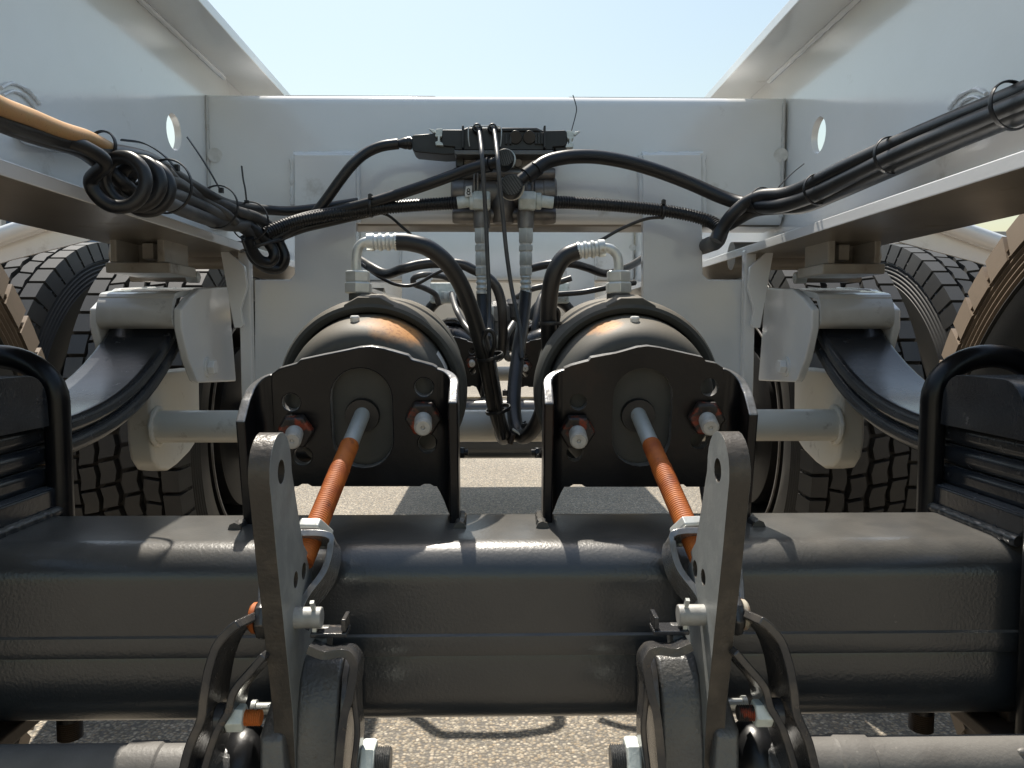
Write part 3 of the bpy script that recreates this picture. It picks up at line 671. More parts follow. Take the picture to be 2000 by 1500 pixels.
# ------------------------------------------------------------------ wheels
def tyre_meshes():
    Rr = .478
    t = thing("wheel", "", "wheel", Vector((0, 0, 0)), "truck wheels in dual pairs")
    half = [(.095, .285), (.108, .292), (.118, .31), (.128, .34), (.135, .375), (.136, .395)]
    r = .402
    for k in range(7):
        half += [(.1365 - .0011 * k, r), (.1315 - .0011 * k, r + .002), (.1315 - .0011 * k, r + .0055), (.1365 - .0011 * k, r + .0075)]; r += .0095
    half += [(.124, .472), (.115, Rr)]
    prof = half + [(-a, b) for a, b in half[::-1]]
    ty = MB().lathe(prof, (0, 0, 0), X_, 120).build("tyre", TYRE, t, ang=28)
    ty.data.materials.append(TYRE)
    for p in ty.data.polygons:
        if math.hypot(p.center.y, p.center.z) > .412: p.material_index = 1
    tr = MB(); N = 57; rb = random.Random(6)
    def block(th0, th1, a0, a1, k0, k1, r1, sh=None):
        mid = .5 * (th0 + th1)
        pts = [(th0, a0 + k0), (mid, a0), (th1, a0 + k0), (th1 + k1, a1), (mid + k1, a1 - k0), (th0 + k1, a1)]
        lo = [Vector((a, Rr * math.cos(h), Rr * math.sin(h))) for h, a in pts]; hi = [Vector((a, r1 * math.cos(h), r1 * math.sin(h))) for h, a in pts]
        if sh:
            for i in (3, 4, 5): lo[i] = Vector((sh * .1345, .452 * math.cos(pts[i][0]), .452 * math.sin(pts[i][0])))
        n = 6; tr.add(lo + hi, [tuple(range(n, 2 * n))] + [(i, (i + 1) % n, n + (i + 1) % n, n + i) for i in range(n)])
    st = 2 * math.pi / N
    for i in range(N):
        h = i * st
        for sg, off in ((1, 0), (-1, .5)):
            hh = h + off * st
            block(hh, hh + st * .84, sg * .088, sg * .124, 0, 0, .496, sg)
            block(hh + st * .3, hh + st * 1.16, sg * .048, sg * .083, sg * .004, st * .1, .497)
            block(hh + st * .05, hh + st * .88, sg * .004, sg * .041, sg * .005, -st * .12 * sg, .498)
    o = tr.build("tread", TYRE, t, ang=25); o.parent = ty
    MB().lathe([(.10, .288), (.118, .292), (.12, .284), (.11, .276), (.085, .262), (.02, .25), (-.085, .262), (-.11, .276), (-.12, .284), (-.118, .292), (-.10, .288), (-.02, .27), (.02, .27)], (0, 0, 0), X_, 72, True).build("rim", RIMM, t)
    MB().lathe([(-.03, .26), (-.04, .16), (-.06, .12), (-.1, .11), (-.1, 0)], (0, 0, 0), X_, 48).build("wheel_disc", RIMM, t)
    MB().lathe([(.116, .2915), (.1225, .291), (.1225, .2865), (.116, .286)], (0, 0, 0), X_, 72, True).build("rim_lip", LIP, t)
    MB().lathe([(-.02, .212), (.085, .212), (.09, .216), (.112, .216), (.116, .205), (.118, .06)], (0, 0, 0), X_, 56).build("brake_drum", RIMM, t)
    return t
w0 = tyre_meshes()
HX, HZ = .80, -.258 + EYE
names = {}
first = True
for yi, yname in ((0, "near"), (1, "far")):
    for sx, sname in ((-1, "left"), (1, "right")):
        for kind, xx in (("inner", HX), ("outer", HX + .36)):
            if kind == "outer" and yi == 0: pass
            lab = {(0, "left", "inner"): "inner tyre close by at the left edge, shaded ribbed sidewall beside the left rail",
                   (0, "right", "inner"): "inner tyre close by at the right edge, sunlit tan ribbed sidewall",
                   (0, "left", "outer"): "outer tyre of the close left pair, behind its inner tyre",
                   (0, "right", "outer"): "outer tyre of the close right pair, behind its inner tyre",
                   (1, "left", "inner"): "inner tyre of the next axle, tread seen beneath the left leaf spring",
                   (1, "right", "inner"): "inner tyre of the next axle, tread seen beneath the right leaf spring",
                   (1, "left", "outer"): "outer tyre of the next axle left of the left hanger, ribs facing in",
                   (1, "right", "outer"): "outer tyre of the next axle right of the right hanger, ribs facing in",
                   }.get((yi, sname, kind), "tyre of the farthest axle on the %s side, %s one of its pair" % (sname, kind))
            if first: c = w0; first = False
            else: c = copy_tree(w0, (0, 0, 0), lab)
            c["label"] = lab
            if True:
                for o in [c2 for c1 in c.children for c2 in [c1] + list(c1.children) if c2.name.startswith(("tyre", "tread"))]:
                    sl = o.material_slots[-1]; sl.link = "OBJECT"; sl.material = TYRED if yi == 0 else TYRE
            c.location = (sx * xx, .715 + D2 * yi, HZ)
            c.rotation_euler = (random.uniform(0, 6), 0, 0 if sx < 0 else math.pi)

exec_far = True
t = thing("front_bulkhead", "pale bulkhead plate closing the frame far ahead, glimpsed between the small chambers", "bulkhead", V(0, 4.1, -.03))
MB().box(-.473, .473, 4.1, 4.12, EYE - .03, EYE + .38).build("plate", WHITE, t, bev=.003)
MB().box(-.473, .473, 3.62, 4.098, EYE + .36, EYE + .372).build("shadow_plate", WHITE, t, bev=.003)  # added plate that casts the dark band on the ground
# ------------------------------------------------------------------ copies for the axles further in front
for n, (off, w_) in enumerate(((D2, "next"),)):
    o3 = (0, off, 0)
    copy_tree(cross1, o3, "white crossmember of the %s axle, seen below the one with the valve" % w_)
    copy_tree(axle1, o3, "dark axle beam of the %s axle, seen low between the brackets" % w_)
    copy_tree(ct, o3, "white cross tube of the %s axle, glimpsed between the chambers" % w_)
    for i, sd_ in enumerate(("left", "right")):
        copy_tree(hg[i], o3, "white spring hanger of the %s axle on the %s" % (w_, sd_))
        copy_tree(sp[i], o3, "black leaf spring of the %s axle on the %s" % (w_, sd_))
        copy_tree(cl[i], o3, "U bolt clamp of the %s axle on the %s" % (w_, sd_))
        copy_tree(brk[i], o3, "small black bracket of the %s axle, %s one between the big chambers" % (w_, sd_))
        cc = copy_tree(ch[i], o3, "small black brake chamber of the %s axle, %s one between the big chambers" % (w_, sd_))
        for o in cc.children:
            if o.name.startswith(("front_cup", "clamp_ring", "spring_housing", "clamp_lug")):
                o.material_slots[0].link = "OBJECT"; o.material_slots[0].material = CHAMB
# ------------------------------------------------------------------ air fittings and hoses on the near chambers
def PP(pts): return [P(*p) for p in pts]
def port_hose(label, boss, big, small, pipe, fer, hose, r):
    "boss,big,small: (px, y0, y1, radius px) stacked up the port"
    Y = .845; t = thing("air_hose", label, "air hose", P(boss[0], boss[1], Y), "thick black hoses on the near chambers")
    k = Y / 1500
    MB().cyl(P(boss[0], boss[1] + 12, Y), P(boss[0], boss[2], Y), boss[3] * k, 32).build("port_boss", CHAM, t, bev=.001)
    for q, nm in ((big, "hex_adapter"), (small, "hex_nut")):
        a, b = P(q[0], q[1], Y), P(q[0], q[2], Y); MB().hexnut(a, b, q[3] * k).build(nm, ZINC, t, bev=.0008)
    MB().tube(PP(pipe), 9.3 * k, 16, 8).build("elbow_pipe", ZINC, t)
    a, b = P(*fer[0]), P(*fer[1]); L = (b - a).length; fr = fer[2] * k
    prof = [(0, 0), (0, fr), (L * .12, fr * 1.04)]
    for i in range(3):
        c = L * (.22 + .26 * i); prof += [(c, fr * 1.04), (c + L * .05, fr * .88), (c + L * .13, fr * .88), (c + L * .18, fr * 1.03)]
    prof += [(L, fr), (L, 0)]
    MB().lathe(prof, a, b - a, 28).build("ferrule", ZINC, t)
    MB().tube(PP(hose), r, 20, 8).build("hose", RUBBER, t)
    return t
port_hose("black hose arching from the left chamber's zinc elbow down to the middle",
    (705, 592, 573, 23), (700, 574, 551, 27.5), (699, 551.5, 529, 25), [(696, 534, .845), (696, 505, .845), (700, 484, .845), (712, 473, .845), (735, 471, .845)],
    ((717, 473, .845), (776, 472, .845), 16.5),
    [(774, 472, .845), (800, 474, .845), (835, 484, .845), (870, 511, .85), (897, 550, .86), (917, 597, .87), (932, 642, .88), (945, 692, .89), (956, 742, .91), (968, 800, .93), (981, 842, .95), (986, 853, .975), (980, 848, 1.01), (970, 790, 1.05), (956, 700, 1.11), (945, 620, 1.17), (942, 570, 1.19)], .0094)
port_hose("black hose from the right chamber's zinc elbow, looping up to the valve",
    (1208, 592, 573, 23), (1208, 574, 551, 26.5), (1208, 551.5, 529, 24.5), [(1208, 534, .845), (1208, 512, .845), (1204, 497, .845), (1192, 486, .845), (1172, 483, .845)],
    ((1181, 484, .845), (1127, 490, .845), 16.5),
    [(1129, 490, .845), (1102, 503, .845), (1082, 535, .845), (1073, 580, .85), (1072, 640, .86), (1074, 700, .875), (1068, 765, .9), (1052, 820, .93), (1030, 850, .95), (1014, 848, .975), (1005, 815, 1.0), (1004, 765, 1.03), (1012, 690, 1.08), (1021, 630, 1.14), (1027, 570, 1.19)], .0094)

# ------------------------------------------------------------------ brake valve module on the crossmember
def module():
    Yf = 1.17
    t = thing("brake_valve", "black and cast brake valve unit bolted to the crossmember, plug ribs facing out", "brake valve", P(985, 438, 1.23))
    def pris(px, Y, d, nm, m, bev=.001):
        q = [P(a, b, Y) for a, b in px]
        return MB().prism([(p.x, p.z) for p in q], [], (0, Y, 0), X_, Z_, (0, d, 0)).build(nm, m, t, bev=bev)
    hs = pris([(863, 253), (903, 253), (912, 249), (1048, 249), (1062, 255), (1104, 254), (1108, 258), (1108, 280), (1102, 286), (1080, 287), (1080, 293), (888, 293), (888, 287), (866, 285), (862, 280)], Yf, .09, "control_housing", PLASTIC, .0015)
    pris([(887, 293), (1081, 293), (1081, 299), (1078, 302), (890, 302), (887, 299)], Yf - .006, .10, "gasket_lip", CAST, .001)
    pris([(974, 250), (1046, 250), (1056, 256), (968, 256)], Yf - .004, .003, "lid", PLASTIC)
    for x in (904, 1064): pris([(x - 2, 245), (x + 2, 245), (x + 2, 288), (x - 2, 288)], Yf - .012, .03, "rib", PLASTIC, .0005)
    for x in (989, 997, 1047, 1053, 1059): pris([(x - 2, 259), (x + 2, 259), (x + 2, 281), (x - 2, 281)], Yf - .005, .006, "rib", PLASTIC, .0005)
    for x in (1007, 1034): MB().cyl(P(x, 268, Yf - .005), P(x, 268, Yf + .002), .0098, 32).build("cap_disc", PLASTIC, t, bev=.001)
    for x in (932, 962): MB().ring(P(x, 251, Yf - .006), Y_, .0052, .0026, 24, 10, 2.2).build("gland", RUBBER, t)
    w_ = MB(); 
    w_.tube(PP([(917, 286, Yf - .008), (915, 270, Yf - .01), (915, 252, Yf - .01), (919, 247, Yf - .01), (945, 246, Yf - .01), (974, 247, Yf - .01), (979, 252, Yf - .01), (979, 270, Yf - .01), (977, 286, Yf - .008)]), .0009, 8, 5); w_.build("wire_clip", ZINC, t)
    # connector plug with strain relief, both latches
    pris([(804, 266), (808, 263), (852, 260), (866, 262), (890, 290), (890, 301), (868, 302), (812, 297), (805, 292)], Yf + .004, .05, "plug", PLASTIC, .003)
    MB().lathe([(0, 0), (0, .0055), (.006, .0068), (.012, .0088), (.016, .0088), (.017, .0098), (.022, .0098), (.0225, .0075), (.026, .0075), (.026, 0)], P(775, 281, Yf + .025), P(806, 279, Yf + .025) - P(775, 281, Yf + .025), 20).build("strain_relief", RUBBER, t)
    pris([(1082, 287), (1107, 286), (1107, 296), (1100, 303), (1086, 301)], Yf + .004, .05, "plug", PLASTIC, .002)
    for sx in (0, 1):
        f = (lambda a, b: (a, b)) if sx == 0 else (lambda a, b: (1971 - a, b + 4))
        pris([f(*q) for q in ((852, 252), (864, 251), (863, 266), (859, 267), (859, 276), (864, 279), (866, 284), (851, 283), (850, 277), (855, 275), (855, 267), (850, 266))], Yf - .003, .02, "latch", ZINCW, .0006)
        pris([f(*q) for q in ((837, 251), (851, 254), (851, 259), (846, 259))], Yf + .004, .012, "latch_tab", ZINC, .0005)
    # castings
    pris([(897, 302), (1072, 302), (1072, 318), (1060, 320), (1060, 340), (1050, 400), (918, 400), (912, 345), (900, 340), (898, 318)], Yf + .03, .08, "valve_body", ALU, .004)
    for (y, rr, x0, x1, dy) in ((378, 34, 882, 1086, .045), (421, 16.5, 884, 1085, .035), (338, 11, 886, 1084, .025)):
        c0, c1 = P(x0, y, Yf + dy), P(x1, y, Yf + dy); r = rr * (Yf + dy) / 1500; L = c1.x - c0.x
        MB().lathe([(0, 0), (0, r * .8), (.003, r * .93), (.02, r), (.021, r * .96), (.034, r * .96), (.035, r * .88), (L - .035, r * .88), (L - .034, r * .96), (L - .021, r * .96), (L - .02, r), (L - .003, r * .93), (L, r * .8), (L, 0)], c0, X_, 40).build("casting", ALU, t)
    MB().lathe([(0, 0), (0, .016), (.004, .0185), (.03, .019), (.045, .017), (.06, .017)], P(983, 436, Yf + .035), Z_, 32).build("casting", ALU, t)
    for x in (898, 1071): pris([(x - 8, 303), (x + 8, 303), (x + 8, 326), (x - 8, 326)], Yf + .02, .03, "mount_foot", RUBBER, .002)
    for x, y in ((1012, 318), (929, 320)): MB().cyl(P(x, y, Yf + .022), P(x, y, Yf + .03), .0065, 24).build("bolt_head", ALU, t, bev=.001)
    for x in (926, 933, 1028, 1040): pris([(x - 2.2, 330), (x + 2.2, 330), (x + 2.2, 396), (x - 2.2, 396)], Yf + .014, .02, "casting_rib", ALU, .0008)
    # two black turned plugs with ribbed faces
    def turned(c, r, arm, ar, nm):
        o = P(*c)
        MB().lathe([(-.004, 0), (-.004, r * .9), (-.001, r), (.024, r), (.025, r * .9), (.034, r * .9)], o, Y_, 36).build(nm, PLASTIC, t)
        b = MB(); d = (P(arm[0], arm[1], c[2]) - o).normalized(); pd = Vector((d.z, 0, -d.x))
        for i in range(-3, 4):
            h = r * .82 * math.sqrt(max(0, 1 - (i / 4) ** 2)); q = o + d * (i * r * .22) - Y_ * .0045
            b.strap([q - pd * h, q + pd * h], d, r * .11, .004)
        b.build("grip_ribs", RUBGREY, t)
        e = P(*arm); L = (e - o).length
        MB().lathe([(r * .5, 0), (r * .5, ar * .72), (L * .55, ar * .74), (L * .56, ar), (L, ar * .96), (L, 0)], o + Y_ * .012, e - o - Y_ * .006, 28).build("boot", RUBBER, t)
    turned((986, 309, 1.128), .0135, (938, 324, 1.15), .0112, "turned_plug")
    turned((999, 362, 1.112), .0162, (1050, 326, 1.125), .0122, "turned_plug")
    MB().ring(P(987, 311, 1.15), Y_, .0138, .0018, 32, 8).build("plug_ring", ZINCW, t); MB().ring(P(999, 366, 1.142), Y_, .0172, .002, 32, 8).build("plug_ring", CREAM, t)
    # side tees and the vertical fittings under them
    for x, sx in ((941, -1), (1027, 1)):
        Y = 1.185; k = Y / 1500; xx = x + (0 if sx < 0 else 6)
        MB().hexnut(P(x - 17 + (3 if sx > 0 else 0), 392, Y - .012), P(x + 17 + (3 if sx > 0 else 0), 393, Y - .012), 20 * k).build("tee_body", ZINCW, t, bev=.002)
        MB().cyl(P(xx + sx * 14, 393, Y - .012), P(xx + sx * 24, 393, Y - .012), 16 * k, 24).build("tee_collar", ZINCW, t, bev=.001)
        MB().cyl(P(xx + sx * 24, 393, Y - .012), P(xx + sx * 48, 396, Y - .012), 11.5 * k, 20).build("nipple", ZINCW, t, bev=.001)
        MB().lathe([(0, 0), (0, .0125), (.02, .0132), (.034, .0105), (.034, 0)], P(x, 446, Y), Z_, 28).build("port_boss", ALU, t)
        for y0, y1, rr, kind in ((475, 441, 15.5, 6), (480, 474, 10.5, 20), (491, 479, 15, 6), (494, 490, 11, 20), (519, 493.5, 14, 6), (523, 518, 11, 20), (538, 522.5, 13.5, 6)):
            MB().hexnut(P(x, y0, Y), P(x, y1, Y), rr * k).build("hex_nut" if kind == 6 else "neck", ZINC, t, bev=.0006) if kind == 6 else MB().cyl(P(x, y0, Y), P(x, y1, Y), rr * k, 20).build("neck", WHITEP, t)
        a, b = P(x, 574, Y), P(x, 537, Y); L = (b - a).length; pr = [(0, 0), (0, 11 * k)]
        for i in range(3):
            c = L * (.1 + .28 * i); pr += [(c, 11 * k), (c + L * .07, 9 * k), (c + L * .14, 9.4 * k), (c + L * .2, 11.4 * k)]
        MB().lathe(pr + [(L, 9 * k), (L, 0)], a, b - a, 24).build("ferrule", ZINC, t)
    pris([(910, 364), (922, 362), (922, 384), (908, 384), (908, 376)], 1.16, .004, "tag", WHITEP, .0005)
    q = P(915, 374, 1.159); b = MB()
    b.ring(q + Z_ * .0023, Y_, .0019, .0006, 20, 6); b.ring(q - Z_ * .0021, Y_, .0023, .0006, 20, 6); b.build("tag_digit", RUBBER, t)
    return t
module()

# ------------------------------------------------------------------ cables and hoses
def line(name, label, cat, pts, r, m, group=None, n=12, sub=8):
    b = MB(); b.sweep(spline(PP(pts), sub), r, n); return tag(b.build(name, m), label, cat, group)
def conduit(label, pts, r, m, smooth_tail=0):
    c = spline(PP(pts), 8); d = [0]
    for a, b in zip(c, c[1:]): d.append(d[-1] + (b - a).length)
    L = d[-1]; pitch = .0042; n = int(L / pitch); out = []; rs = []
    def at(x):
        for i in range(len(d) - 1):
            if x <= d[i + 1]: return c[i].lerp(c[i + 1], (x - d[i]) / max(1e-9, d[i + 1] - d[i]))
        return c[-1]
    for i in range(n):
        for u, f in ((0, .86), (.3, .86), (.45, 1.0), (.8, 1.0)): out.append(at((i + u) * pitch)); rs.append(r * f)
    return tag(MB().sweep(out, rs, 14).build("ribbed_conduit", m, ang=50), label, "conduit", "ribbed black conduits beside the valve")
LB = "cables along the left rail"; RB = "cables along the right rail"
line("wrapped_hose", "speckled orange wrapped hose running in from the upper left edge", "hose",
     [(-70, 166, .48), (0, 206, .53), (60, 229, .58), (120, 253, .64), (170, 268, .70), (200, 282, .74), (222, 294, .775), (236, 304, .80)], [.0064] * 24 + [.0064] * 8 + [.0063] * 8 + [.006] * 8 + [.0056] * 8 + [.005], TAN, None, 20)
line("cable", "black cable beneath the orange hose, running on to the crossmember", "cable",
     [(-70, 200, .50), (0, 234, .55), (60, 254, .60), (120, 274, .66), (190, 292, .735), (240, 298, .79), (290, 310, .85), (335, 337, .92), (385, 368, 1.0), (435, 395, 1.07), (475, 405, 1.13), (520, 410, 1.19), (570, 412, 1.22), (640, 404, 1.235), (700, 395, 1.24)], .0074, RUBBER, LB)
line("cable", "black cable dropping behind the coils below the orange hose", "cable",
     [(-70, 210, .5), (60, 262, .61), (150, 290, .70), (185, 312, .74), (215, 335, .76), (245, 362, .77), (270, 380, .80), (330, 400, .90)], .0072, RUBBER, LB)
# coil of spare cable
a0, a1 = P(226, 352, .72), P(300, 368, .80); ax = (a1 - a0).normalized(); rn = (ax + Y_ * .12).normalized(); u_, w_ = basis(rn)
coil = [a0.lerp(a1, .5 + (k / 90 - .5) * 1.0) + (u_ * math.cos(-k * 2 * math.pi / 30) + w_ * math.sin(-k * 2 * math.pi / 30)) * (.0225 + .0015 * math.sin(k * .3)) for k in range(91)]
tail = PP([(338, 356, .90), (390, 392, 1.02), (440, 408, 1.07), (470, 425, 1.11), (490, 445, 1.14)])
tag(MB().sweep(spline([P(120, 272, .66), P(170, 290, .685), P(205, 318, .705)] + coil[::3] + tail, 6), .0064, 14).build("coiled_cable", RUBBER), "black cable wound into three thick coils on the left rail bundle", "cable", LB)
line("cable", "middle dusty cable of the left bundle, below the topmost one", "cable", [(255, 332, .78), (300, 338, .83), (340, 356, .91), (385, 380, 1.01), (430, 398, 1.06), (465, 414, 1.1), (500, 425, 1.14), (530, 445, 1.17), (545, 470, 1.18), (540, 490, 1.18)], .0082, RUBGREY, LB)
line("cable", "lowest dusty grey cable of the left bundle, bent end showing", "cable", [(300, 384, .82), (330, 398, .88), (370, 415, .96), (420, 433, 1.05), (455, 440, 1.09), (480, 440, 1.12), (490, 436, 1.15), (480, 420, 1.18)], .0086, RUBGREY, LB)
line("cable", "dusty cable curling out of the coils at the left bundle's front", "cable", [(285, 368, .80), (298, 382, .82), (315, 380, .86), (345, 382, .92), (380, 396, 1.0), (415, 414, 1.04), (445, 428, 1.08), (480, 448, 1.12), (505, 475, 1.15)], .0086, RUBGREY, LB)
line("cable", "black cable turning under at the left bundle's end, wide loop", "cable", [(420, 410, 1.05), (470, 418, 1.11), (505, 428, 1.15), (530, 452, 1.17), (548, 480, 1.18), (556, 505, 1.18), (545, 524, 1.18), (520, 522, 1.17), (497, 505, 1.16), (486, 480, 1.15), (480, 460, 1.15)], .0082, RUBBER, LB)
line("cable", "black cable turning under at the left bundle's end, tight inner loop", "cable", [(440, 428, 1.08), (480, 440, 1.12), (510, 460, 1.14), (530, 482, 1.15), (536, 500, 1.15), (526, 512, 1.15), (508, 508, 1.14), (494, 490, 1.13), (485, 465, 1.12)], .0082, RUBBER, LB)
line("cable", "thin tan lit cable crossing diagonally inside the left bundle", "cable", [(325, 330, .86), (345, 352, .92), (365, 372, .98), (405, 395, 1.03), (440, 415, 1.06), (462, 435, 1.08)], .0052, RUBGREY, LB)
line("cable", "black cable arching from the valve's side plug down to the left bundle", "cable", [(778, 281, 1.195), (745, 286, 1.195), (715, 299, 1.195), (690, 320, 1.19), (665, 351, 1.19), (640, 386, 1.19), (617, 415, 1.19), (590, 438, 1.18), (560, 452, 1.17), (530, 468, 1.16), (505, 470, 1.15)], .0082, RUBBER, LB)
line("cable", "black cable sloping left from the valve's upper ribbed plug", "cable", [(942, 323, 1.148), (915, 331, 1.15), (880, 344, 1.155), (830, 362, 1.16), (770, 382, 1.17), (720, 397, 1.175), (660, 412, 1.18), (600, 424, 1.18), (550, 440, 1.16)], .0085, RUBBER, LB)
line("cable", "slim black cable below the left conduit, ending at the bundle", "cable", [(760, 408, 1.19), (700, 422, 1.19), (640, 436, 1.19), (590, 448, 1.18), (545, 465, 1.17), (520, 470, 1.16)], .0058, RUBBER, LB)
conduit("ribbed black conduit leading left from the valve to the bundle", [(894, 396, 1.175), (860, 398, 1.18), (800, 402, 1.18), (740, 407, 1.18), (680, 415, 1.18), (620, 424, 1.175), (570, 435, 1.165), (535, 448, 1.15), (515, 458, 1.14)], .0098, RUBBER)
conduit("ribbed black conduit leading right from the valve to the right rail", [(1082, 395, 1.175), (1120, 396, 1.18), (1180, 400, 1.18), (1240, 405, 1.18), (1300, 412, 1.18), (1350, 421, 1.175), (1388, 433, 1.165), (1408, 448, 1.15)], .0098, RUBBER)
line("cable", "thick black cable arching right from the valve's lower ribbed plug", "cable", [(1046, 330, 1.125), (1062, 319, 1.13), (1085, 311, 1.135), (1120, 306, 1.14), (1170, 307, 1.15), (1230, 318, 1.16), (1290, 336, 1.165), (1350, 359, 1.165), (1400, 381, 1.155), (1440, 395, 1.14), (1480, 402, 1.11), (1520, 402, 1.07), (1560, 392, 1.03), (1600, 376, .985), (1660, 347, .925), (1750, 305, .845), (1850, 262, .765), (1950, 222, .695), (2070, 172, .62)], .0103, RUBBER, RB, 16)
line("cable", "paler black cable on top of the right rail bundle", "cable", [(1398, 470, 1.14), (1410, 447, 1.14), (1430, 420, 1.13), (1458, 396, 1.12), (1490, 383, 1.10), (1535, 379, 1.06), (1580, 362, 1.01), (1650, 327, .935), (1750, 282, .85), (1850, 240, .772), (1950, 200, .705), (2070, 150, .63)], .0098, RUBBER, RB, 16)
line("cable", "lowest black cable of the right rail bundle", "cable", [(1420, 440, 1.15), (1470, 412, 1.13), (1520, 405, 1.08), (1570, 402, 1.035), (1630, 378, .97), (1720, 338, .88), (1850, 280, .775), (1950, 238, .70), (2070, 190, .625)], .0100, RUBBER, RB, 16)
line("cable", "black cables bunched behind the right hanging plate", "cable", [(1409, 446, 1.16), (1400, 470, 1.2), (1385, 478, 1.25), (1360, 486, 1.32), (1330, 490, 1.4)], .0125, RUBBER, RB)
line("air_tube", "thin tube hanging from the valve's left gland, tan at its top", "tube", [(932, 249, 1.162), (936, 258, 1.155), (941, 300, 1.10), (945, 360, 1.095), (949, 430, 1.10), (952, 500, 1.10), (955, 560, 1.10), (956, 620, 1.09), (954, 660, 1.05)], .0031, RUBGREY, "thin tubes hanging from the valve")
line("air_tube", "thin tube hanging from the valve's right gland, pale at its top", "tube", [(962, 249, 1.162), (966, 260, 1.15), (972, 310, 1.09), (977, 370, 1.085), (983, 430, 1.09), (989, 490, 1.09), (998, 555, 1.09), (1008, 605, 1.08), (1017, 650, 1.07), (1020, 700, 1.06)], .0031, RUBGREY, "thin tubes hanging from the valve")
line("looped_wire", "small wire loop tied on the left chamber's hose in the middle", "wire", [(985, 846, .93), (972, 780, .91), (956, 708, .885), (947, 680, .875), (944, 662, .875), (952, 646, .872), (963, 650, .872), (966, 672, .875), (960, 700, .885), (968, 770, .91), (980, 850, .93)], .0026, RUBBER, "wire loops tied on the hoses")
line("looped_wire", "small wire loop tied on the right chamber's hose behind its tie", "wire", [(1082, 700, .87), (1080, 660, .86), (1074, 625, .855), (1078, 607, .852), (1086, 604, .852), (1091, 614, .855), (1088, 640, .86), (1090, 700, .87)], .0026, RUBBER, "wire loops tied on the hoses")
line("wire", "bundled thin wires running down the middle hose, straight pair", "wire", [(958, 700, .88), (968, 760, .905), (978, 820, .925), (984, 858, .93)], .0032, RUBBER)
line("tie_tail", "thin bent tail standing up from the valve's right end", "wire", [(1116, 256, 1.19), (1124, 226, 1.2), (1126, 212, 1.2), (1123, 198, 1.2), (1119, 186, 1.2)], .0008, RUBBER)
line("tie_tail", "thin black cable tail bowing from the left conduit to the elbow", "wire", [(735, 414, 1.19), (760, 422, 1.2), (785, 443, 1.2), (803, 458, 1.2)], .0022, RUBBER)
line("tie_tail", "thin black cable tail bowing from the right conduit to the elbow", "wire", [(1295, 424, 1.19), (1260, 428, 1.2), (1215, 446, 1.2), (1172, 470, 1.2)], .0026, RUBGREY)
t = thing("relay_valve", "dark relay valve with pale fittings, low between the small black chambers", "relay valve", P(988, 690, 2.35))
for (x, y, Y, r, h, m) in ((972, 640, 2.35, .045, .16, CAST), (1006, 632, 2.36, .038, .15, PLASTIC)):
    q = P(x, y, Y); MB().lathe([(0, 0), (0, r * .8), (.01, r), (h * .4, r), (h * .42, r * .86), (h * .6, r * .86), (h * .62, r), (h * .9, r * .95), (h, r * .6), (h, 0)], q - Z_ * h / 2, Z_, 28).build("valve_body", m, t)
for x, y in ((955, 612), (1022, 606), (980, 668)):
    q = P(x, y, 2.28); MB().hexnut(q - Z_ * .02, q + Z_ * .02, .017).build("fitting", ZINC, t, bev=.001)
# hoses of the next axle
FH = "hoses over the next axle"
line("hose", "grey hose looping over the small left chamber", "hose", [(857, 594, 2.3), (850, 575, 2.28), (830, 563, 2.25), (810, 555, 2.22), (808, 544, 2.2), (824, 537, 2.2), (845, 537, 2.22), (868, 541, 2.25), (890, 553, 2.3), (915, 570, 2.35)], .0085, RUBGREY, FH)
line("hose", "grey hose slanting down across the small left chamber", "hose", [(882, 574, 2.25), (891, 604, 2.1), (906, 632, 2.05), (923, 653, 2.0), (940, 672, 1.98), (950, 690, 1.98)], .0085, RUBGREY, FH)
line("hose", "black hose humped over the next axle, dropping at the centre", "hose", [(690, 500, 2.1), (725, 522, 2.0), (755, 535, 1.95), (785, 526, 1.9), (815, 518, 1.9), (850, 514, 1.9), (898, 516, 1.9), (923, 526, 1.9), (950, 540, 1.9), (969, 560, 1.9), (979, 590, 1.9), (982, 625, 1.9), (982, 665, 1.92), (978, 692, 1.95), (965, 700, 2.0)], .0125, RUBBER, FH)
line("hose", "black hose humped over the small right chamber", "hose", [(1030, 526, 1.95), (1074, 516, 1.92), (1116, 515, 1.92), (1147, 523, 1.95), (1185, 534, 2.0), (1230, 520, 2.1), (1262, 500, 2.2)], .0105, RUBBER, FH)
line("hose", "grey hose end sloping over the small right chamber", "hose", [(1116, 543, 2.2), (1095, 550, 2.2), (1066, 558, 2.2), (1038, 565, 2.2), (1010, 580, 2.25)], .0085, RUBGREY, FH)
line("hose", "dark blue black hose running level behind the right elbow", "hose", [(1070, 576, 2.1), (1100, 574, 2.1), (1137, 571, 2.1), (1185, 562, 2.1), (1240, 552, 2.15)], .0075, RUBBER, FH)
line("hose", "pale grey hose curving low between the small chambers", "hose", [(1003, 632, 2.1), (990, 655, 2.05), (986, 680, 2.05), (992, 699, 2.05), (1003, 695, 2.08), (1012, 680, 2.1)], .0095, RUBGREY, FH)
line("hose", "black hose hanging in a narrow bow left of the relay valve", "hose", [(905, 560, 2.3), (918, 600, 2.25), (930, 650, 2.2), (944, 690, 2.2), (958, 690, 2.2), (960, 650, 2.25), (955, 612, 2.28)], .0125, RUBBER, FH)
line("hose", "black hose hanging in a narrow bow right of the relay valve", "hose", [(1072, 560, 2.3), (1055, 590, 2.25), (1046, 640, 2.2), (1036, 690, 2.2), (1024, 680, 2.2), (1020, 640, 2.25), (1022, 606, 2.28)], .0125, RUBBER, FH)
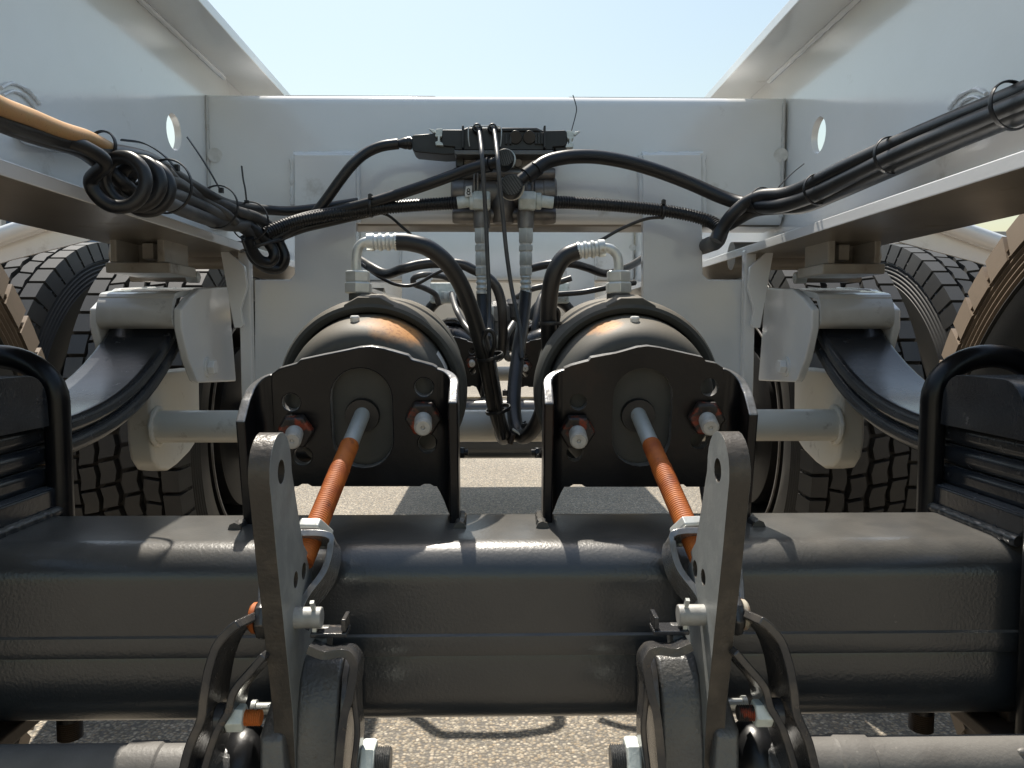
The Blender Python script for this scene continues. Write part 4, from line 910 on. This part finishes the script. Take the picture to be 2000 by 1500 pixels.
line("hose", "black hose arching over the small left chamber's back", "hose", [(826, 660, 2.5), (832, 618, 2.5), (852, 590, 2.5), (880, 582, 2.5), (905, 594, 2.5), (922, 622, 2.5)], .017, RUBBER, FH)
line("hose", "black hose arching over the small right chamber's back", "hose", [(1128, 660, 2.5), (1122, 622, 2.5), (1102, 594, 2.5), (1076, 586, 2.5), (1052, 598, 2.5), (1036, 625, 2.5)], .017, RUBBER, FH)
line("wire", "thin dark wire dipping behind the left elbow", "wire", [(705, 515, 2.0), (740, 540, 2.0), (775, 556, 2.0), (810, 556, 2.0), (850, 535, 2.0), (880, 520, 2.0)], .0045, RUBBER, FH)
for x, lb in ((866, "pale metal junction block above the small left chamber"), (1088, "pale metal junction block above the small right chamber")):
    t = thing("junction_block", lb, "junction block", P(x, 590, 2.45), "junction blocks of the next axle")
    q = P(x - 26, 552, 2.45), P(x + 24, 592, 2.45)
    MB().box(q[0].x, q[1].x, 2.45, 2.50, q[1].z, q[0].z).build("block", ZINCW, t, bev=.004)
    for dx in (-15, 2, 15): MB().hexnut(P(x + dx, 585, 2.43), P(x + dx, 570, 2.43), .012).build("fitting", ZINC, t, bev=.001)
# ------------------------------------------------------------------ cable ties
def tie(label, px, py, Y, d, r, tail=None, sq=1.5, head=True):
    c = P(px, py, Y); d = Vector(d).normalized()
    t = thing("cable_tie", label, "cable tie", c, "black cable ties")
    MB().ring(c, d, r, .0011, 36, 6, 2.2).build("loop", PLASTIC, t)
    if tail:
        MB().strap(spline([P(*q) for q in tail], 5), d, .0034, .0012).build("tail", PLASTIC, t)
    if head:
        h = P(*tail[0]) if tail else c + Vector((0, 0, r)); MB().box(h.x - .003, h.x + .003, h.y - .003, h.y + .003, h.z - .002, h.z + .005).build("head", PLASTIC, t, bev=.0006)
    return t
dl = P(400, 380, 1.03) - P(240, 310, .86); dr = P(1750, 300, .845) - P(1560, 390, 1.03)
tie("cable tie around the orange hose and the black cable under it", 200, 284, .755, dl, .0135, None, head=False)
tie("cable tie around the coils, its tail curving up along the bundle", 325, 364, .85, dl, .0290, [(345, 330, .92), (318, 302, .90), (280, 280, .88), (236, 273, .86)])
tie("cable tie in the middle of the left bundle, long straight tail leaning left", 425, 404, 1.05, dl, .0285, [(432, 374, 1.07), (410, 335, 1.06), (388, 300, 1.05), (365, 267, 1.04)])
tie("cable tie near the lower end of the left bundle, short upright tail", 488, 432, 1.12, dl, .0275, [(482, 398, 1.14), (479, 370, 1.14), (475, 350, 1.14), (472, 324, 1.14)])
tie("cable tie gathering the loops hanging at the left bundle's end", 512, 478, 1.15, Vector((.3, .2, -1)), .031, None, head=False)
tie("cable tie holding the left conduit to the cable above it", 725, 402, 1.18, X_, .0165, [(723, 386, 1.165), (723, 381, 1.165), (723, 378, 1.165)])
tie("cable tie on the right conduit in front of the hanging plate", 1294, 412, 1.18, X_, .0120, [(1296, 397, 1.17), (1296, 392, 1.17), (1296, 389, 1.17)])
tie("cable tie where the right cables meet, tail pointing up right", 1490, 393, 1.11, dr, .0195, [(1510, 378, 1.09), (1530, 355, 1.09), (1550, 336, 1.09), (1570, 320, 1.09)])
tie("cable tie around the right bundle, second from the meeting point", 1597, 370, .99, dr, .0195, None, head=False)
tie("cable tie around the middle of the right bundle", 1740, 304, .853, dr, .0205, None, head=False)
tie("cable tie around the right bundle by the edge, tail tip above it", 1975, 206, .68, dr, .0215, [(1845, 240, .77), (1858, 228, .77), (1866, 220, .77), (1874, 213, .77)], head=False)
tie("cable tie on the right chamber's hose below its arch", 1076, 632, .857, Z_, .0128, None, head=False)
tie("cable tie on the left chamber's hose above the wire loop", 957, 697, .885, Vector((.25, .2, -1)), .0150, None, head=False)
tie("cable tie low on the left chamber's hose, stub pointing right", 973, 800, .93, Vector((.25, .2, -1)), .0150, [(986, 770, .93), (987, 765, .93), (986, 760, .93)])
tie("cable tie at the bottom of the right hose loop", 1014, 835, .985, Vector((0, .4, -1)), .0125, [(1024, 834, .98), (1025, 828, .98), (1026, 822, .98)])
t = thing("hose_clamp", "small metal clamp with a brown screw at the hose loop's bottom", "hose clamp", P(1004, 846, .96))
MB().strap(PP([(1001, 838, .955), (1012, 845, .955), (1022, 855, .955)]), Y_, .012, .002).build("clamp_plate", ZINC, t, bev=.0005)
MB().thread(P(996, 867, .955), P(1003, 848, .955), .0038, .0014, 14).build("screw", BROWN, t)
# ------------------------------------------------------------------ outriggers, far buildings
def outrigger(label):
    t = thing("mudguard_stay", label, "mudguard stay", P(100, 440, 1.42), "white mudguard stays over the next tyres")
    MB().cyl(P(150, 411, 1.42), P(-110, 500, 1.42), .0165, 28).build("pipe", WHITE, t)
    q = PP([(-110, 522, 1.428), (-110, 500, 1.428), (0, 470, 1.428), (129, 430, 1.428), (210, 430, 1.428), (210, 460, 1.428), (20, 508, 1.428), (-110, 548, 1.428)])
    MB().prism([(p.x, p.z) for p in q[1:]], [], (0, 1.428, 0), X_, Z_, (0, .006, 0)).build("web_plate", WHITE, t)
outrigger("white pipe stay with a triangular plate over the left tyres"); MIR = True
outrigger("white pipe stay with a triangular plate over the right tyres"); MIR = False
t = thing("shed", "blue corrugated shed far off at the left edge above the tyres", "shed", (-24, 34, 0))
b = MB(); A = -30.0; pts = []
for i in range(60): pts += [(A + i * .2, 34.0 if i % 2 else 34.06), (A + i * .2 + .12, 34.0 if i % 2 else 34.06)]
b.prism([(p[0], p[1]) for p in pts] + [(pts[-1][0], 40), (pts[0][0], 40)], [], (0, 0, 0), X_, Y_, (0, 0, 6.4)).build("wall", BLUE, t)
MB().box(-21.6, -21.2, 33.6, 33.95, 0, 6.5).build("post", WHITEP, t, bev=.02)
MB().box(-30.3, -17.8, 33.4, 40.3, 6.4, 6.7).build("roof", BLUE, t, bev=.02)
t = thing("depot_building", "low beige depot building far off beyond the right tyres", "building", (30, 45, 0))
MB().box(25, 42, 45, 54, 0, 6.2).build("wall", mat("beige_wall", (.45, .42, .33), .8, c2=(.40, .37, .29), s=.8), t, bev=.03)
MB().box(24.7, 42.3, 44.7, 54.3, 6.2, 6.6).build("roof", mat("grey_roof", (.3, .3, .3), .7), t, bev=.03)
for i in range(5): MB().box(26.5 + 3 * i, 28.3 + 3 * i, 44.9, 45.05, 2.5, 4.4).build("window", RIMM, t, bev=.01)
